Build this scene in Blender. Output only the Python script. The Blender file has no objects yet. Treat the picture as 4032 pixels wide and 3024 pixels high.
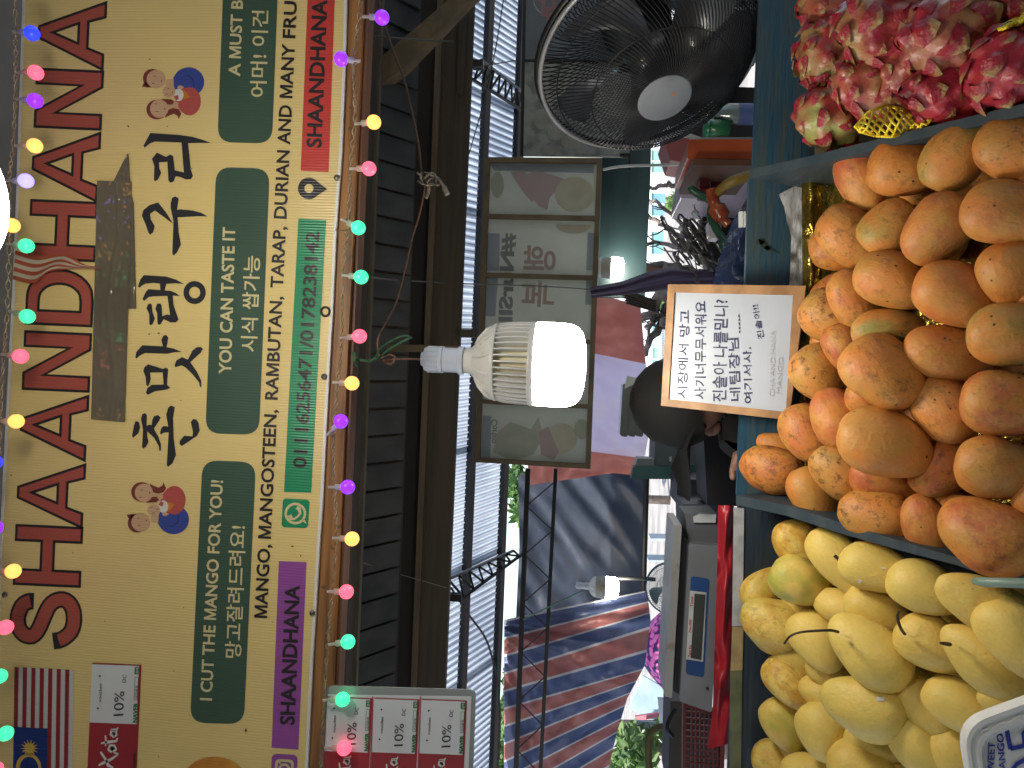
import bpy, bmesh, math, random
from mathutils import Vector, Matrix, noise
from mathutils.geometry import tessellate_polygon
R = math.radians
random.seed(7)
S = bpy.context.scene
COL = S.collection

# ------------------------------------------------------------------ camera, world, sun, exposure
F = 2912.0; CX, CY = 2016.0, 1512.0
CAM = Vector((0, 0, 1.5)); PITCH = R(6); ROLL = R(2.7)
fw = Vector((0, math.cos(PITCH), math.sin(PITCH)))
dn = Vector((0, math.sin(PITCH), -math.cos(PITCH)))
rt = Vector((1, 0, 0))
AX = dn * math.cos(ROLL) + rt * math.sin(ROLL)      # picture right
BX = rt * math.cos(ROLL) - dn * math.sin(ROLL)      # picture up
cam = bpy.data.cameras.new("camera"); camo = bpy.data.objects.new("camera", cam); COL.objects.link(camo)
cam.sensor_width = 36; cam.lens = 36 * F / 4032; cam.clip_start = .02; cam.clip_end = 600
m = Matrix.Identity(4)
for i in range(3):
    m[i][0] = AX[i]; m[i][1] = BX[i]; m[i][2] = -fw[i]; m[i][3] = CAM[i]
camo.matrix_world = m
S.camera = camo
W = bpy.data.worlds.new("World"); S.world = W; W.use_nodes = True
nt = W.node_tree; nt.nodes.clear()
sky = nt.nodes.new("ShaderNodeTexSky"); sky.sky_type = 'NISHITA'; sky.sun_disc = False
SUN_EL, SUN_AZ = 58, 205         # degrees; azimuth from north (+Y) clockwise: the sun stands behind the viewer
sky.sun_elevation = R(SUN_EL); sky.sun_rotation = R(SUN_AZ)
sky.air_density = 1.2; sky.dust_density = 2.5; sky.ozone_density = 1.5
bg = nt.nodes.new("ShaderNodeBackground"); bg.inputs[1].default_value = .15
wo = nt.nodes.new("ShaderNodeOutputWorld")
nt.links.new(sky.outputs[0], bg.inputs[0]); nt.links.new(bg.outputs[0], wo.inputs[0])
sl = bpy.data.lights.new("sun", 'SUN'); sl.energy = 5.0; sl.angle = R(.5); sl.color = (1, .95, .87)
so = bpy.data.objects.new("sun", sl); COL.objects.link(so)
sd = Vector((math.sin(R(SUN_AZ)) * math.cos(R(SUN_EL)), math.cos(R(SUN_AZ)) * math.cos(R(SUN_EL)), math.sin(R(SUN_EL))))
so.rotation_euler = sd.to_track_quat('Z', 'Y').to_euler(); so.location = (0, -3, 8)
S.view_settings.view_transform = 'Standard'; S.view_settings.look = 'None'
S.view_settings.exposure = 1.25; S.view_settings.gamma = 1
S.render.engine = 'CYCLES'
S.cycles.use_denoising = True
S.cycles.max_bounces = 8; S.cycles.transparent_max_bounces = 12
S.cycles.sample_clamp_indirect = 6
LAMP = 24.0        # radiance of the white lamp diffusers

# ------------------------------------------------------------------ materials
def M(name, c, c2=None, ns=6., st=(1, 1, 1), rough=.55, metal=0., bump=0., bs=None, bd=.002, coat=0., trans=0., emit=0., alpha=1.,
      rib=0., lo=.4, hi=.62, det=5., spec=.5, spk=0., trl=0.):
    """noise-mottled principled material in world (Position) space"""
    ma = bpy.data.materials.new(name); ma.use_nodes = True
    t = ma.node_tree; n = t.nodes; l = t.links; n.clear()
    out = n.new("ShaderNodeOutputMaterial"); p = n.new("ShaderNodeBsdfPrincipled")
    l.new(p.outputs[0], out.inputs[0])
    p.inputs['Roughness'].default_value = rough; p.inputs['Metallic'].default_value = metal
    p.inputs['Coat Weight'].default_value = coat; p.inputs['Transmission Weight'].default_value = trans
    p.inputs['Alpha'].default_value = alpha; p.inputs['Specular IOR Level'].default_value = spec
    g = n.new("ShaderNodeNewGeometry"); mp = n.new("ShaderNodeMapping"); mp.inputs['Scale'].default_value = st
    l.new(g.outputs['Position'], mp.inputs[0])
    if c2 is None: c2 = tuple(x * .8 for x in c[:3])
    nz = n.new("ShaderNodeTexNoise"); nz.inputs['Scale'].default_value = ns; nz.inputs['Detail'].default_value = det
    l.new(mp.outputs[0], nz.inputs['Vector'])
    mr = n.new("ShaderNodeMapRange"); mr.inputs['From Min'].default_value = lo; mr.inputs['From Max'].default_value = hi
    l.new(nz.outputs[0], mr.inputs[0])
    mx = n.new("ShaderNodeMix"); mx.data_type = 'RGBA'
    mx.inputs[6].default_value = (*c[:3], 1); mx.inputs[7].default_value = (*c2[:3], 1)
    l.new(mr.outputs[0], mx.inputs[0]); cout = mx.outputs[2]
    if spk:
        v = n.new("ShaderNodeTexNoise"); v.inputs['Scale'].default_value = 55; v.inputs['Detail'].default_value = 2
        l.new(g.outputs['Position'], v.inputs['Vector'])
        r2 = n.new("ShaderNodeMapRange"); r2.inputs['From Min'].default_value = .72 - spk; r2.inputs['From Max'].default_value = .76 - spk
        r2.inputs['To Max'].default_value = .75
        l.new(v.outputs[0], r2.inputs[0])
        m2 = n.new("ShaderNodeMix"); m2.data_type = 'RGBA'; m2.inputs[7].default_value = (.08, .05, .03, 1)
        l.new(r2.outputs[0], m2.inputs[0]); l.new(cout, m2.inputs[6]); cout = m2.outputs[2]
    l.new(cout, p.inputs['Base Color'])
    if emit:
        p.inputs['Emission Color'].default_value = (*c[:3], 1); p.inputs['Emission Strength'].default_value = emit
    last = None
    if bump:
        b = n.new("ShaderNodeBump"); b.inputs['Strength'].default_value = bump; b.inputs['Distance'].default_value = bd
        n2 = n.new("ShaderNodeTexNoise"); n2.inputs['Scale'].default_value = bs or ns * 3; n2.inputs['Detail'].default_value = 4
        l.new(mp.outputs[0], n2.inputs['Vector']); l.new(n2.outputs[0], b.inputs['Height']); last = b
    if rib:
        b = n.new("ShaderNodeBump"); b.inputs['Strength'].default_value = rib; b.inputs['Distance'].default_value = .0006
        wv = n.new("ShaderNodeTexWave"); wv.bands_direction = 'X'; wv.inputs['Scale'].default_value = 70; wv.inputs['Distortion'].default_value = .35
        l.new(g.outputs['Position'], wv.inputs['Vector']); l.new(wv.outputs[1], b.inputs['Height'])
        if last: l.new(last.outputs[0], b.inputs['Normal'])
        last = b
    if last: l.new(last.outputs[0], p.inputs['Normal'])
    if trl:
        tr = n.new("ShaderNodeBsdfTranslucent"); l.new(cout, tr.inputs[0])
        ms = n.new("ShaderNodeMixShader"); ms.inputs[0].default_value = trl
        l.new(p.outputs[0], ms.inputs[1]); l.new(tr.outputs[0], ms.inputs[2]); l.new(ms.outputs[0], out.inputs[0])
    return ma

def srgb(r, g, b):
    return tuple(((x / 255) / 12.92 if x / 255 <= .04045 else ((x / 255 + .055) / 1.055) ** 2.4) for x in (r, g, b))

# ------------------------------------------------------------------ helpers
def ray(px, py): return fw + AX * ((px - CX) / F) + BX * ((CY - py) / F)
def PD(px, py, D): return CAM + ray(px, py) * D
class Plane:
    def __init__(s, o, n):
        s.o = Vector(o); s.n = Vector(n).normalized()
        if s.n.dot(CAM - s.o) < 0: s.n = -s.n
    def hit(s, px, py, off=0.):
        r = ray(px, py); o = s.o + s.n * off
        return CAM + r * ((o - CAM).dot(s.n) / r.dot(s.n))
def VP(y): return Plane((0, y, 0), (0, -1, 0))       # a vertical plane facing the viewer at distance y

OFF = {}
class MB:
    def __init__(s): s.v = []; s.f = []; s.mi = []; s.uv = None; s.smooth = False
    def add(s, vs, fs, mi=0):
        b = len(s.v); s.v += [Vector(x) for x in vs]; s.f += [tuple(b + i for i in f) for f in fs]; s.mi += [mi] * len(fs); return s
    def box(s, c, d, rot=None, mi=0):
        c = Vector(c); vs = []
        for x in (-.5, .5):
            for y in (-.5, .5):
                for z in (-.5, .5):
                    q = Vector((x * d[0], y * d[1], z * d[2]))
                    if rot is not None: q = rot @ q
                    vs.append(c + q)
        return s.add(vs, [(0, 1, 3, 2), (4, 6, 7, 5), (0, 4, 5, 1), (2, 3, 7, 6), (0, 2, 6, 4), (1, 5, 7, 3)], mi)
    def hexa(s, a, b, mi=0):
        """a, b: two matching quads joined into a solid"""
        return s.add(list(a) + list(b), [(0, 1, 2, 3), (7, 6, 5, 4), (0, 4, 5, 1), (1, 5, 6, 2), (2, 6, 7, 3), (3, 7, 4, 0)], mi)
    def tube(s, pts, r, n=6, mi=0, cap=True):
        pts = [Vector(p) for p in pts]; rs = r if isinstance(r, (list, tuple)) else [r] * len(pts)
        rings = []; up = None
        for i, p in enumerate(pts):
            t = (pts[min(i + 1, len(pts) - 1)] - pts[max(i - 1, 0)])
            if t.length < 1e-9: t = Vector((0, 0, 1))
            t.normalize()
            if up is None: up = t.orthogonal().normalized()
            up = (up - t * up.dot(t))
            if up.length < 1e-6: up = t.orthogonal()
            up.normalize(); w = t.cross(up)
            rings.append([p + (up * math.cos(6.28318 * k / n) + w * math.sin(6.28318 * k / n)) * rs[i] for k in range(n)])
        fs = [(i * n + k, i * n + (k + 1) % n, (i + 1) * n + (k + 1) % n, (i + 1) * n + k) for i in range(len(pts) - 1) for k in range(n)]
        if cap: fs += [tuple(range(n))[::-1], tuple((len(pts) - 1) * n + k for k in range(n))]
        return s.add([v for q in rings for v in q], fs, mi)
    def lathe(s, o, ax, prof, n=24, mi=0, a0=0, a1=6.283185):
        """prof: (distance along ax, radius)"""
        o = Vector(o); ax = Vector(ax).normalized(); u = ax.orthogonal().normalized(); w = ax.cross(u)
        vs = [o + ax * h + (u * math.cos(6.283185 * k / n) + w * math.sin(6.283185 * k / n)) * max(r, 1e-5) for h, r in prof for k in range(n)]
        fs = [(i * n + k, i * n + (k + 1) % n, (i + 1) * n + (k + 1) % n, (i + 1) * n + k) for i in range(len(prof) - 1) for k in range(n)]
        return s.add(vs, fs, mi)
    def ell(s, c, mat3, n=16, mi=0):
        c = Vector(c); m_ = n // 2; vs = []
        for i in range(m_ + 1):
            a = math.pi * i / m_
            for k in range(n):
                b = 6.283185 * k / n
                vs.append(c + mat3 @ Vector((math.cos(a), math.sin(a) * math.cos(b), math.sin(a) * math.sin(b))))
        return s.add(vs, [(i * n + k, (i + 1) * n + k, (i + 1) * n + (k + 1) % n, i * n + (k + 1) % n) for i in range(m_) for k in range(n)], mi)
    def poly(s, pts, pl, off=0., thick=0., mi=0):
        """flat polygon given in photograph pixels, laid on plane pl; thick makes a slab going back"""
        a = [pl.hit(x, y, off) for x, y in pts]
        tris = tessellate_polygon([[Vector((x, y, 0)) for x, y in pts]])
        fs = [tuple(t) for t in tris]
        if not thick: return s.add(a, fs, mi)
        b = [p - pl.n * thick for p in a]; n = len(a)
        return s.add(a + b, fs + [tuple(n + i for i in t[::-1]) for t in tris] + [(i, (i + 1) % n, n + (i + 1) % n, n + i) for i in range(n)], mi)
    def build(s, name, mat, parent=None, smooth=None):
        me = bpy.data.meshes.new(name)
        if parent is not None: o0 = OFF[parent.name]
        else:
            o0 = sum(s.v, Vector()) / max(1, len(s.v)); o0.z = min((v.z for v in s.v), default=0)
        me.from_pydata([tuple(v - o0) for v in s.v], [], s.f)
        for mm in (mat if isinstance(mat, (list, tuple)) else [mat]): me.materials.append(mm)
        me.polygons.foreach_set('material_index', s.mi)
        bm = bmesh.new(); bm.from_mesh(me); bmesh.ops.recalc_face_normals(bm, faces=bm.faces); bm.to_mesh(me); bm.free()
        if smooth or (smooth is None and s.smooth): me.polygons.foreach_set('use_smooth', [True] * len(me.polygons))
        if s.uv:
            ul = me.uv_layers.new(name='UVMap')
            for lp in me.loops: ul.data[lp.index].uv = s.uv[lp.vertex_index]
        o = bpy.data.objects.new(name, me); COL.objects.link(o)
        if parent is not None: o.parent = parent; OFF[o.name] = o0
        else: o.location = o0; OFF[o.name] = o0
        return o

def tag(o, label=None, cat=None, group=None, kind=None):
    if label: o['label'] = label
    if cat: o['category'] = cat
    if group: o['group'] = group
    if kind: o['kind'] = kind
    return o
def thing(name, base, label, cat, group=None):
    o = bpy.data.objects.new(name, None); COL.objects.link(o); o.location = base; o.empty_display_size = .05
    OFF[o.name] = Vector(base); return tag(o, label, cat, group)
def link_copy(src, parent, mw, name=None):
    """a copy of src's mesh as a child of parent, placed by a world matrix"""
    o = src.copy(); COL.objects.link(o)
    if name: o.name = name
    o.parent = parent
    o.matrix_basis = Matrix.Translation(-OFF[parent.name]) @ mw
    return o

FC = {}
def glyphs(s, bold):
    k = (s, bold)
    if k not in FC:
        c = bpy.data.curves.new('t', 'FONT'); c.body = s; c.offset = bold; c.resolution_u = 3
        o = bpy.data.objects.new('t', c); COL.objects.link(o)
        dg = bpy.context.evaluated_depsgraph_get(); dg.update()
        me = bpy.data.meshes.new_from_object(o.evaluated_get(dg))
        FC[k] = ([(v.co.x, v.co.y) for v in me.vertices], [tuple(p.vertices) for p in me.polygons])
        bpy.data.objects.remove(o); bpy.data.meshes.remove(me); bpy.data.curves.remove(c)
    return FC[k]
def adv(s, b): return max(q[0] for q in glyphs(s + 'H', b)[0]) - max(q[0] for q in glyphs('H', b)[0]) if s else 0.
MP = [(0, 0), (0, 1), (.22, 1), (.5, .34), (.78, 1), (1, 1), (1, 0), (.82, 0), (.82, .66), (.575, .02), (.425, .02), (.18, .66), (.18, 0)]
MT = tessellate_polygon([[Vector((x, y, 0)) for x, y in MP]])
def glyphs_m(s, b):
    """glyphs() with the capital M drawn by hand"""
    if 'M' not in s or b <= 0: return glyphs(s, b)
    V, Fc = [], []; i = 0; parts = s.split('M'); pre = ''
    for k, pt in enumerate(parts):
        if pt.strip():
            v_, f_ = glyphs(pt, b); lead = len(pt) - len(pt.lstrip()); o_ = adv(pre, b); n0 = len(V); V += [(x + o_, y) for x, y in v_]; Fc += [tuple(n0 + q for q in f) for f in f_]
        pre += pt
        if k < len(parts) - 1:
            o_ = adv(pre, b); w_ = adv('M', b); n0 = len(V); V += [(o_ + .055 + x * (w_ - .11), -b + y * (.69 + 2 * b)) for x, y in MP]; Fc += [tuple(n0 + q for q in t) for t in MT]; pre += 'M'
    return V, Fc
def text(mb, s, a, b, h, pl, off, bold=.03, hangul=False, shear=0., mirror=False, mi=0, jit=0.):
    """lettering whose baseline runs from pixel a to pixel b, h pixels tall, on plane pl"""
    vs, fs = glyphs_m(s, bold)
    if not vs: return
    x0 = min(v[0] for v in vs); x1 = max(v[0] for v in vs)
    y0, y1 = (min(v[1] for v in vs), max(v[1] for v in vs)) if hangul else (0, .69)
    A = Vector((a[0], a[1], 0)); B = Vector((b[0], b[1], 0)); d = (B - A); u = Vector((d.y, -d.x, 0)).normalized()
    o = []
    for x, y in vs:
        s_ = (x - x0) / (x1 - x0); t_ = (y - y0) / (y1 - y0)
        if mirror: t_ = 1 - t_
        q = A + d * s_ + u * (t_ * h) + d.normalized() * (shear * t_ * h)
        if jit: q += Vector((noise.noise(Vector((s_ * 30, t_, 1))), noise.noise(Vector((s_ * 30, t_, 5))), 0)) * jit
        o.append(pl.hit(q.x, q.y, off))
    mb.add(o, fs, mi)
def stroke(pts, cap=True):
    """variable-width brush stroke, (x, y, halfwidth) -> outline"""
    L = []; Rr = []
    for i, p in enumerate(pts):
        q0 = pts[max(0, i - 1)]; q1 = pts[min(len(pts) - 1, i + 1)]
        d = Vector((q1[0] - q0[0], q1[1] - q0[1])); d.normalize(); nrm = Vector((-d.y, d.x))
        L.append((p[0] + nrm.x * p[2], p[1] + nrm.y * p[2])); Rr.append((p[0] - nrm.x * p[2], p[1] - nrm.y * p[2]))
    return L + Rr[::-1]
def ellp(cx, cy, rx, ry, n=28, rot=0., a0=0., a1=360.):
    c, s = math.cos(R(rot)), math.sin(R(rot)); o = []
    for k in range(n):
        a = R(a0 + (a1 - a0) * k / (n if a1 - a0 >= 360 else n - 1)); x = rx * math.cos(a); y = ry * math.sin(a)
        o.append((cx + x * c - y * s, cy + x * s + y * c))
    return o
def rrect(q, r, n=6):
    """rounded quad from 4 corners (pixels)"""
    o = []; q = [Vector(p) for p in q]
    for i in range(4):
        p = q[i]; a = (q[i - 1] - p).normalized() * r; b = (q[(i + 1) % 4] - p).normalized() * r
        for k in range(n + 1):
            t = k / n; o.append(tuple(p + a * (1 - t) ** 2 + b * t ** 2))
    return o
def catmull(P, n=6):
    P = [Vector(p) for p in P]; o = []
    for i in range(len(P) - 1):
        a, b, c, d = P[max(0, i - 1)], P[i], P[i + 1], P[min(len(P) - 1, i + 2)]
        for k in range(n):
            t = k / n; o.append(.5 * ((2 * b) + (c - a) * t + (2 * a - 5 * b + 4 * c - d) * t * t + (3 * b - a - 3 * c + d) * t ** 3))
    return o + [P[-1]]

# ------------------------------------------------------------------ ground
g = MB(); n = 24
for i in range(n + 1):
    for j in range(n + 1):
        g.v.append(Vector(((i / n - .5) * 400, -40 + j / n * 400, 0)))
g.add([], [])
g.f = [(i * (n + 1) + j, (i + 1) * (n + 1) + j, (i + 1) * (n + 1) + j + 1, i * (n + 1) + j + 1) for i in range(n) for j in range(n)]; g.mi = [0] * len(g.f)
tag(g.build('ground', M('m_ground', (.22, .21, .2), (.14, .135, .13), ns=1.5, rough=.9, bump=.3, bs=20)), kind='structure')

# ------------------------------------------------------------------ the market stall's printed banner
BN = VP(1.15)
CREAM = srgb(236, 222, 170)
def PR(name, c, c2=None, **k):
    a = dict(rough=.34, rib=.6, bump=.6, bs=4, bd=.02, ns=4, lo=.35, hi=.7, spec=.45); a.update(k)
    return M(name, c, c2 or tuple(x * .88 for x in c), **a)
m_yel = PR('m_banner_yellow', (.80, .62, .255), (.71, .555, .245), spk=.0)
m_white = PR('m_hem_white', (.75, .75, .74))
m_red = PR('m_letter_red', (.43, .10, .075)); m_blk = PR('m_letter_black', (.028, .025, .027)); m_ink = PR('m_ink', (.032, .032, .038))
m_grn = PR('m_panel_green', (.055, .105, .075)); m_cream = PR('m_cream', (.68, .6, .33))
m_sg = PR('m_strip_green', (.012, .27, .12)); m_sr = PR('m_strip_red', (.6, .06, .05)); m_sp = PR('m_strip_purple', (.31, .085, .36))
bt = thing('banner', BN.hit(1290, 1512), 'long yellow printed banner with red SHAANDHANA lettering above the fruit stall', 'banner')
edge_b = [(1369, -120), (1366, 0), (1358, 300), (1346, 600), (1324, 904), (1320, 1000), (1309, 1250), (1298, 1430), (1284, 1700), (1269, 2000), (1261, 2100), (1244, 2400), (1231, 2600), (1211, 3024), (1205, 3150)]
edge_t = [(-20, 3150), (0, 2250), (12, 2000), (62, 1000), (92, 100), (100, -120)]
b = MB(); b.poly(edge_b + edge_t, BN, 0, .0025); b.build('panel', m_yel, bt)
b = MB(); b.poly(edge_b + [(x - 11, y) for x, y in edge_b[::-1]], BN, .0008, .005); b.build('hem', m_white, bt)
b = MB(); b.poly([(x + 3, y) for x, y in edge_t] + [(x - 7, y) for x, y in edge_t[::-1]], BN, .0008, .005); b.build('hem', m_white, bt)
# title
spans = [('S', 2553, 2331), ('H', 2316, 2074), ('A', 2086, 1822), ('A', 1822, 1552), ('N', 1548, 1311), ('D', 1290, 1064), ('H', 1034, 794), ('A', 802, 516), ('N', 516, 277), ('A', 283, 2)]
def base_x(y): return 307 + (423 - 307) * (2553 - y) / 2551
def offset_poly(P, d):
    """mitred inset (d > 0 shrinks a counter-clockwise loop)"""
    n = len(P); A = sum(P[k][0] * P[(k + 1) % n][1] - P[(k + 1) % n][0] * P[k][1] for k in range(n)); sg_ = 1 if A > 0 else -1; o = []
    for k in range(n):
        a = Vector(P[k - 1]); b2 = Vector(P[k]); c2 = Vector(P[(k + 1) % n]); e1_ = (b2 - a).normalized(); e2_ = (c2 - b2).normalized()
        n1 = Vector((-e1_.y, e1_.x)) * sg_; n2 = Vector((-e2_.y, e2_.x)) * sg_; m2 = (n1 + n2); L2 = m2.length
        m2 = m2 / L2 if L2 > 1e-4 else n1; o.append(tuple(b2 + m2 * (d / max(.35, m2.dot(n1)))))
    return o
arcD = [(.5 + .5 * math.sin(R(t)), .5 + .5 * math.cos(R(t))) for t in range(8, 173, 12)]
arcDi = [(.46 + .26 * math.sin(R(t)), .5 + .29 * math.cos(R(t))) for t in range(8, 173, 14)]
GL = {'H': [[(0, 0), (0, 1), (.28, 1), (.28, .62), (.72, .62), (.72, 1), (1, 1), (1, 0), (.72, 0), (.72, .40), (.28, .40), (.28, 0)]],
      'A': [[(0, .01), (.427, 1), (.68 - .07, 1), (1, 0), (.754, 0), (.68, .246), (.33, .246), (.25, .01)], [(.52, .73), (.64, .42), (.405, .42)]],
      'N': [[(0, 0), (0, 1), (.30, 1), (.72, .37), (.72, 1), (1, 1), (1, 0), (.71, 0), (.28, .64), (.28, 0)]],
      'D': [[(0, 0), (0, 1), (.45, 1)] + arcD + [(.45, 0)], [(.28, .21), (.28, .79), (.42, .79)] + arcDi + [(.42, .21)]]}
def letter(mb, loops, y0, y1, ins, off):
    h_ = 268; w_ = y0 - y1; P = []
    for k, lp in enumerate(loops):
        q = [(s_ * w_, t_ * h_) for s_, t_ in lp]; q = offset_poly(q, ins if k == 0 else -ins)
        P.append([(base_x(y0) + (base_x(y1) - base_x(y0)) * a / w_ - b2, y0 - a - b2 * .045) for a, b2 in q])
    tr = tessellate_polygon([[Vector((x, y, 0)) for x, y in lp] for lp in P]); fl_ = [p for lp in P for p in lp]
    mb.add([BN.hit(x, y, off) for x, y in fl_], [tuple(t) for t in tr])
for ch, y0, y1 in spans:
    if ch == 'S':
        C_ = [(338, 850), (395, 838), (452, 790), (472, 720), (462, 640), (420, 590), (365, 588), (315, 625), (278, 700), (245, 775), (205, 818), (150, 805), (118, 755), (115, 690), (140, 625), (180, 598), (216, 596)]
        C_ = catmull([(x * .617, 2000 + y * .617, 0) for x, y in C_], 3)
        for nm, hw, mt, cut, o_ in (('letter_outline', 33, m_blk, 0, .0006), ('letter', 24, m_red, 2, .0012)):
            P = C_[cut:len(C_) - cut]; L2, R2 = [], []
            for k, p in enumerate(P):
                d = (P[min(k + 1, len(P) - 1)] - P[max(k - 1, 0)]).normalized(); L2.append((p.x - d.y * hw, p.y + d.x * hw)); R2.append((p.x + d.y * hw, p.y - d.x * hw))
            tb = MB(); n = len(P); tb.add([BN.hit(x, y, o_) for x, y in L2 + R2], [(k, k + 1, n + k + 1, n + k) for k in range(n - 1)]); tb.build(nm, mt, bt)
        continue
    tb = MB(); letter(tb, GL[ch], y0 - 1, y1 + 1, 0, .0006); tb.build('letter_outline', m_blk, bt)
    tb = MB(); letter(tb, GL[ch], y0 - 1, y1 + 1, 10, .0012); tb.build('letter', m_red, bt)
# green panels
for q in ([(748, 2845), (960, 2852), (1008, 1820), (797, 1812)], [(808, 1706), (1020, 1712), (1062, 664), (851, 657)], [(856, 560), (1071, 565), (1104, -300), (888, -300)]):
    tb = MB(); tb.poly(rrect(q, 62), BN, .0006); tb.build('green_panel', m_grn, bt)
def T(s, a, e, h, mat, off=.0012, name='lettering', pl=BN, parent=bt, **k):
    tb = MB(); text(tb, s, a, e, h, pl, off, **k); return tb.build(name, mat, parent)
T('I CUT THE MANGO FOR YOU!', (833, 2759), (877, 1892), 45, m_cream, bold=.022)
T('망고잘려드려요!', (950, 2592), (970, 2072), 66, m_cream, bold=.012, hangul=True)
T('YOU CAN TASTE IT', (909, 1473), (925, 895), 47, m_cream, bold=.022)
T('시식 쌉가능', (1012, 1386), (1026, 1008), 66, m_cream, bold=.012, hangul=True)
T('A MUST B', (944, 301), (956, 0), 44, m_cream, bold=.022)
T('어머! 이건', (1049, 383), (1058, 42), 66, m_cream, bold=.012, hangul=True)
def bx(y): return 1050 + 118 * (2432 - y) / 2424
for w_, y0, y1 in (('MANGO,', 2434, 2145), ('MANGOSTEEN,', 2122, 1614), ('RAMBUTAN,', 1575, 1168), ('TARAP,', 1134, 893), ('DURIAN', 862, 593), ('AND', 570, 415), ('MANY', 387, 174), ('FRU', 151, 6)):
    T(w_, (bx(y0), y0), (bx(y1), y1), 48, m_blk, bold=.02)
for pts, mt in (([(1118, 1937), (1225, 1940), (1284, 866), (1175, 860)], m_sg), ([(1184, 672), (1294, 678), (1320, -60), (1213, -60)], m_sr), ([(1069, 2944), (1175, 2952), (1207, 2213), (1098, 2209)], m_sp)):
    tb = MB(); tb.poly(pts, BN, .0006); tb.build('colour_strip', mt, bt)
T('01116256471/0178238142', (1204, 1844), (1256, 913), 50, m_blk, bold=.025)
T('SHAANDHANA', (1264, 582), (1287, 0), 56, m_blk, bold=.028)
T('SHAANDHANA', (1158, 2855), (1179, 2305), 55, m_blk, bold=.028)
# brush lettering 촌맛탱구리 as strokes; u(), v() map two zoomed readings of the photograph to its pixels
def u(x, y): return (480 + x * .4338, 480 + y * .434)
def v(x, y): return (480 + x * .4338, 1150 + y * .434)
BR = {
 '리': [[u(205, 235), u(195, 215), u(258, 100), u(520, 118), u(640, 135), u(740, 165), u(808, 190), u(700, 190), u(600, 193), u(625, 430), u(645, 490), u(625, 520), u(580, 522), u(530, 500), u(488, 492), u(470, 540), u(440, 552), u(422, 530), u(412, 362), u(336, 366), u(340, 420), u(357, 465), u(325, 525), u(300, 540), u(290, 520), u(294, 400), u(272, 335), u(318, 278), u(400, 318), u(437, 295), u(465, 310), u(480, 440), u(562, 457), u(541, 187), u(300, 178), u(255, 195)]],
 '구': [[u(256, 1024), u(240, 1005), u(215, 930), u(180, 850), u(195, 800), u(250, 755), u(328, 730), u(400, 820), u(466, 925), u(430, 900), u(300, 803), u(255, 835), u(262, 885), u(297, 945), u(285, 1000)],
        [u(442, 740), u(455, 690), u(485, 676), u(515, 695), u(500, 800), u(525, 792), u(640, 803), u(720, 825), u(780, 858), u(700, 855), u(505, 866), u(515, 1000), u(536, 1112), u(500, 1185), u(470, 1213), u(457, 1195), u(468, 900), u(442, 780)]],
 '탱': [[u(155, 1507), u(146, 1488), u(170, 1425), u(200, 1390), u(400, 1402), u(490, 1430), u(565, 1470), u(480, 1464), u(403, 1470), u(388, 1530), u(440, 1533), u(490, 1552), u(526, 1580), u(462, 1576), u(468, 1659), v(480, 150), v(514, 250), v(490, 275), v(440, 275), v(380, 245), v(352, 292), v(330, 297), v(322, 275), v(320, 190), v(303, 150), v(320, 105), v(348, 103), v(360, 120), v(367, 220), v(405, 203), v(437, 208), v(413, 35), v(285, 38), v(245, 45), v(200, 82), v(187, 62), v(215, 0), u(240, 1517), u(348, 1525), u(345, 1467), u(290, 1460), u(215, 1467), u(190, 1480)],
        [v(222, 145), v(240, 108), v(262, 103), v(272, 115), v(278, 180), v(299, 240), v(280, 290), v(262, 302), v(249, 290), v(248, 200)]],
 '맛': [[v(130, 605), v(122, 590), v(130, 545), v(185, 482), v(372, 492), v(358, 435), v(375, 395), v(400, 388), v(420, 410), v(405, 500), v(470, 512), v(545, 543), v(480, 545), v(410, 560), v(210, 553), v(165, 575)],
        [v(232, 853), v(220, 840), v(215, 770), v(193, 715), v(205, 680), v(240, 655), v(320, 680), v(372, 698), v(400, 685), v(420, 700), v(410, 842), v(440, 870), v(400, 885), v(300, 900), v(235, 932), v(217, 915), v(232, 870), v(270, 842), v(378, 838), v(370, 728), v(256, 730), v(262, 790), v(245, 845)],
        [v(485, 683), v(478, 660), v(495, 620), v(545, 590), v(598, 613), v(640, 530), v(680, 500), v(715, 497), v(735, 515), v(715, 550), v(620, 637), v(680, 720), v(720, 805), v(722, 860), v(708, 862), v(700, 820), v(640, 745), v(575, 682), v(540, 665)]],
 '촌': [[v(100, 1325), v(92, 1300), v(112, 1200), v(125, 1170), v(155, 1178), v(166, 1230), v(150, 1280)],
        [v(195, 1422), v(182, 1405), v(192, 1250), v(172, 1150), v(185, 1108), v(208, 1097), v(227, 1115), v(224, 1215), v(250, 1203), v(270, 1208), v(275, 1160), v(290, 1128), v(325, 1115), v(352, 1135), v(340, 1165), v(290, 1240), v(330, 1310), v(355, 1380), v(353, 1440), v(340, 1442), v(335, 1400), v(290, 1320), v(228, 1262), v(232, 1320), v(242, 1355), v(220, 1400)],
        [v(352, 1292), v(345, 1275), v(358, 1235), v(378, 1215), v(420, 1220), v(402, 1110), v(420, 1050), v(445, 1030), v(480, 1045), v(465, 1140), v(470, 1330), v(491, 1480), v(460, 1550), v(420, 1587), v(407, 1570), v(424, 1272), v(385, 1275)],
        [v(545, 1398), v(522, 1380), v(525, 1350), v(565, 1303), v(640, 1310), v(645, 1270), v(625, 1180), v(645, 1152), v(675, 1155), v(695, 1185), v(706, 1260), v(680, 1305), v(600, 1360)]]}
for k_, polys in BR.items():
    tb = MB()
    for pp in polys: tb.poly(pp, BN, .0008)
    tb.build('brush_letter', m_ink, bt)
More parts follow.
